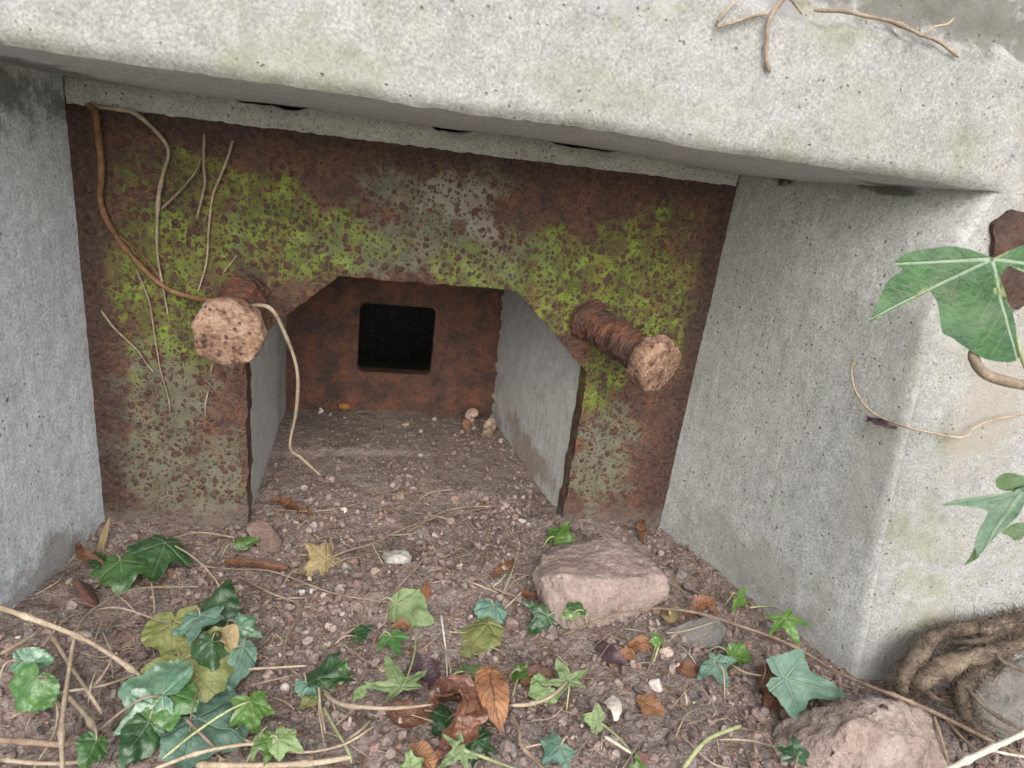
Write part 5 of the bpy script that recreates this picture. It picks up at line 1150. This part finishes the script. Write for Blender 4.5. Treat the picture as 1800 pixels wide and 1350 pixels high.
 ([(1195, 1290, .006), (1250, 1340, .010), (1290, 1352, .008)], .0014, .0012, m_straw, 'curled straw beside the pale green shoot', 0),
]
for i, (pts, r0, r1, mt, lb, kn) in enumerate(ST):
    hair = 70 if 'hairy' in lb else 0
    cat = 'vine' if 'vine' in lb.split(' running')[0] else ('root' if 'root' in lb else ('straw' if 'straw' in lb else ('twig' if 'twig' in lb else 'stem')))
    stem(pts, r0 * .72, r1 * .66, mt, lb, G, {'vine': 'vine', 'root': 'root', 'straw': 'straw', 'twig': 'twig', 'stem': 'stem'}[cat], cat, kn=kn, seed=40 + i, hairs=hair)
# hairy ivy trunks at the right
for i, (pts, r0, r1, lb) in enumerate([
  ([(1583, 1218, .02), (1588, 1190, .035), (1606, 1158, .055), (1646, 1118, .075), (1690, 1106, .085), (1730, 1104, .085)], .0070, .0060, 'hairy root, outermost arch against the wall corner'),
  ([(1605, 1212, .02), (1622, 1195, .04), (1650, 1178, .055), (1690, 1160, .068), (1740, 1148, .075), (1830, 1120, .085)], .0082, .0074, 'hairy root, thick middle one under the outermost arch'),
  ([(1722, 1112, .085), (1760, 1098, .092), (1840, 1080, .10)], .0070, .0076, 'hairy root, uppermost one at the right edge'),
  ([(1755, 1145, .07), (1715, 1180, .058), (1690, 1222, .045), (1702, 1262, .03), (1735, 1296, .015)], .0080, .0062, 'hairy root bending down before the dark grey stone'),
  ([(1640, 1150, .060), (1668, 1190, .045), (1680, 1240, .02)], .0020, .0014, 'thin brown root hanging below the outermost hairy arch'),
  ([(1660, 1128, .072), (1720, 1126, .082), (1790, 1104, .090)], .0028, .0024, 'medium root squeezed between the outermost and middle hairy roots'),
  ([(1600, 1190, .03), (1640, 1225, .03), (1700, 1245, .03)], .0024, .0016, 'medium dark root running under the thick hairy ones'),
  ([(1770, 1100, .092), (1775, 1150, .080), (1745, 1200, .060)], .0018, .0012, 'thin root dropping from the uppermost hairy root'),
  ([(1728, 1118, .080), (1760, 1160, .080), (1805, 1182, .075)], .0022, .0018, 'thin root slung across the thick hairy roots'),
  ([(1700, 1210, .055), (1740, 1250, .05), (1800, 1285, .045)], .0020, .0016, 'thin root curving over the dark grey stone')]):
    stem(pts, r0, r1, m_hairy, lb, G, 'hairy_root', 'root', 'hairy ivy roots at the right edge', kn=1, seed=120 + i, seg=14, hairs=(700 if r0 > .005 else 30))
# fine straws
k = 0
for i in range(1600):
    if k >= 260: break
    u_, v_ = random.uniform(40, 1480), random.uniform(860, 1345)
    p = G(u_, v_, .004)
    if not inside(np.array([p[0]]), np.array([p[1]]))[0] or 925 < u_ < 1190 and 930 < v_ < 1120 or u_ > 1330 and v_ > 1150: continue
    a = random.uniform(0, math.pi); ln = random.uniform(.012, .055); d = np.array([math.cos(a), math.sin(a), random.uniform(-.1, .15)]); bend = np.random.default_rng(i).normal(size=3) * .005
    q0 = p - d * ln / 2; q1 = p + d * ln / 2
    if not inside(np.array([q0[0], q1[0]]), np.array([q0[1], q1[1]])).all(): continue
    for q in (q0, q1): q[2] = max(q[2], gh(q[0], q[1])[0] + .002)
    r = random.uniform(.0003, .0008)
    v, f = tubedata([q0, p + bend, q1], r, r * .8, 5, .1, .005, i)
    o = mesh('dry_fibre', v, f, random.choice([m_straw, m_twig, m_twig, m_vine])); tag(o, zone(u_, v_, 'fine loose dry fibre'), 'dry fibre', 'fine dry fibres scattered over the soil'); k += 1

# crumbled litter between the crumbs
def litter():
    r = np.random.default_rng(8); Vs, Fs, Cs, o = [], [], [], 0; cnt = 0
    pal = np.array([(.30, .22, .14), (.20, .12, .07), (.13, .07, .045), (.38, .31, .22), (.10, .075, .06), (.25, .13, .07)])
    x = r.uniform(-.05, 1.0, 14000); y = r.uniform(-.55, .30, 14000); ok = inside(x, y) & (r.random(14000) < np.where(y > .03, np.where(x > .33, .9, .35), 1)) & (vn(np.c_[x * 11, y * 11, 0 * x], 41) > -.25)
    x, y = x[ok], y[ok]; z = gh(x, y)
    for i in range(len(x)):
        c = pal[r.integers(0, 6)] * r.uniform(.7, 1.3); p = np.array([x[i], y[i], z[i] + r.uniform(.001, .0035)])
        if i % 3:
            a = r.uniform(0, 6.28); l = r.uniform(.002, .010); d = np.array([math.cos(a), math.sin(a), r.uniform(-.3, .3)]) * l; w_ = np.cross(d, (0, 0, 1.0)); w_ = w_ / np.linalg.norm(w_) * r.uniform(.00018, .00042)
            m_ = p + np.array([0, 0, abs(r.normal()) * .0008]) + w_ * r.normal() * 3; up_ = np.array([0, 0, .0003])
            V = np.array([p - d - w_, p - d + w_, p - d + up_, m_ - w_, m_ + w_, m_ + up_, p + d - w_, p + d + w_, p + d + up_])
            F = [(0, 3, 5), (0, 5, 2), (1, 5, 4), (1, 2, 5), (3, 6, 8), (3, 8, 5), (4, 8, 7), (4, 5, 8)]
        else:
            k = 6; a = np.sort(r.uniform(0, 6.28, k)); R_ = r.uniform(.5, 1.1, k) * r.uniform(.0012, .0045); t = r.normal(size=3) * .35
            V = np.vstack([[p + (0, 0, .0006)], np.c_[p[0] + R_ * np.cos(a), p[1] + R_ * np.sin(a) * .6, p[2] + R_ * np.cos(a) * t[0] + R_ * np.sin(a) * t[1]]])
            F = [(0, 1 + j, 1 + (j + 1) % k) for j in range(k)]
        Vs.append(V); Fs.append(np.array(F) + o); Cs.append(np.repeat(c[None], len(V), 0)); o += len(V)
    o_ = mesh('plant_litter', np.vstack(Vs), np.vstack(Fs), m_crumb, None, False, np.vstack(Cs))
    tag(o_, 'crumbled leaf flakes and short chaff mixed into the soil surface', 'plant litter', kind='stuff')
litter()
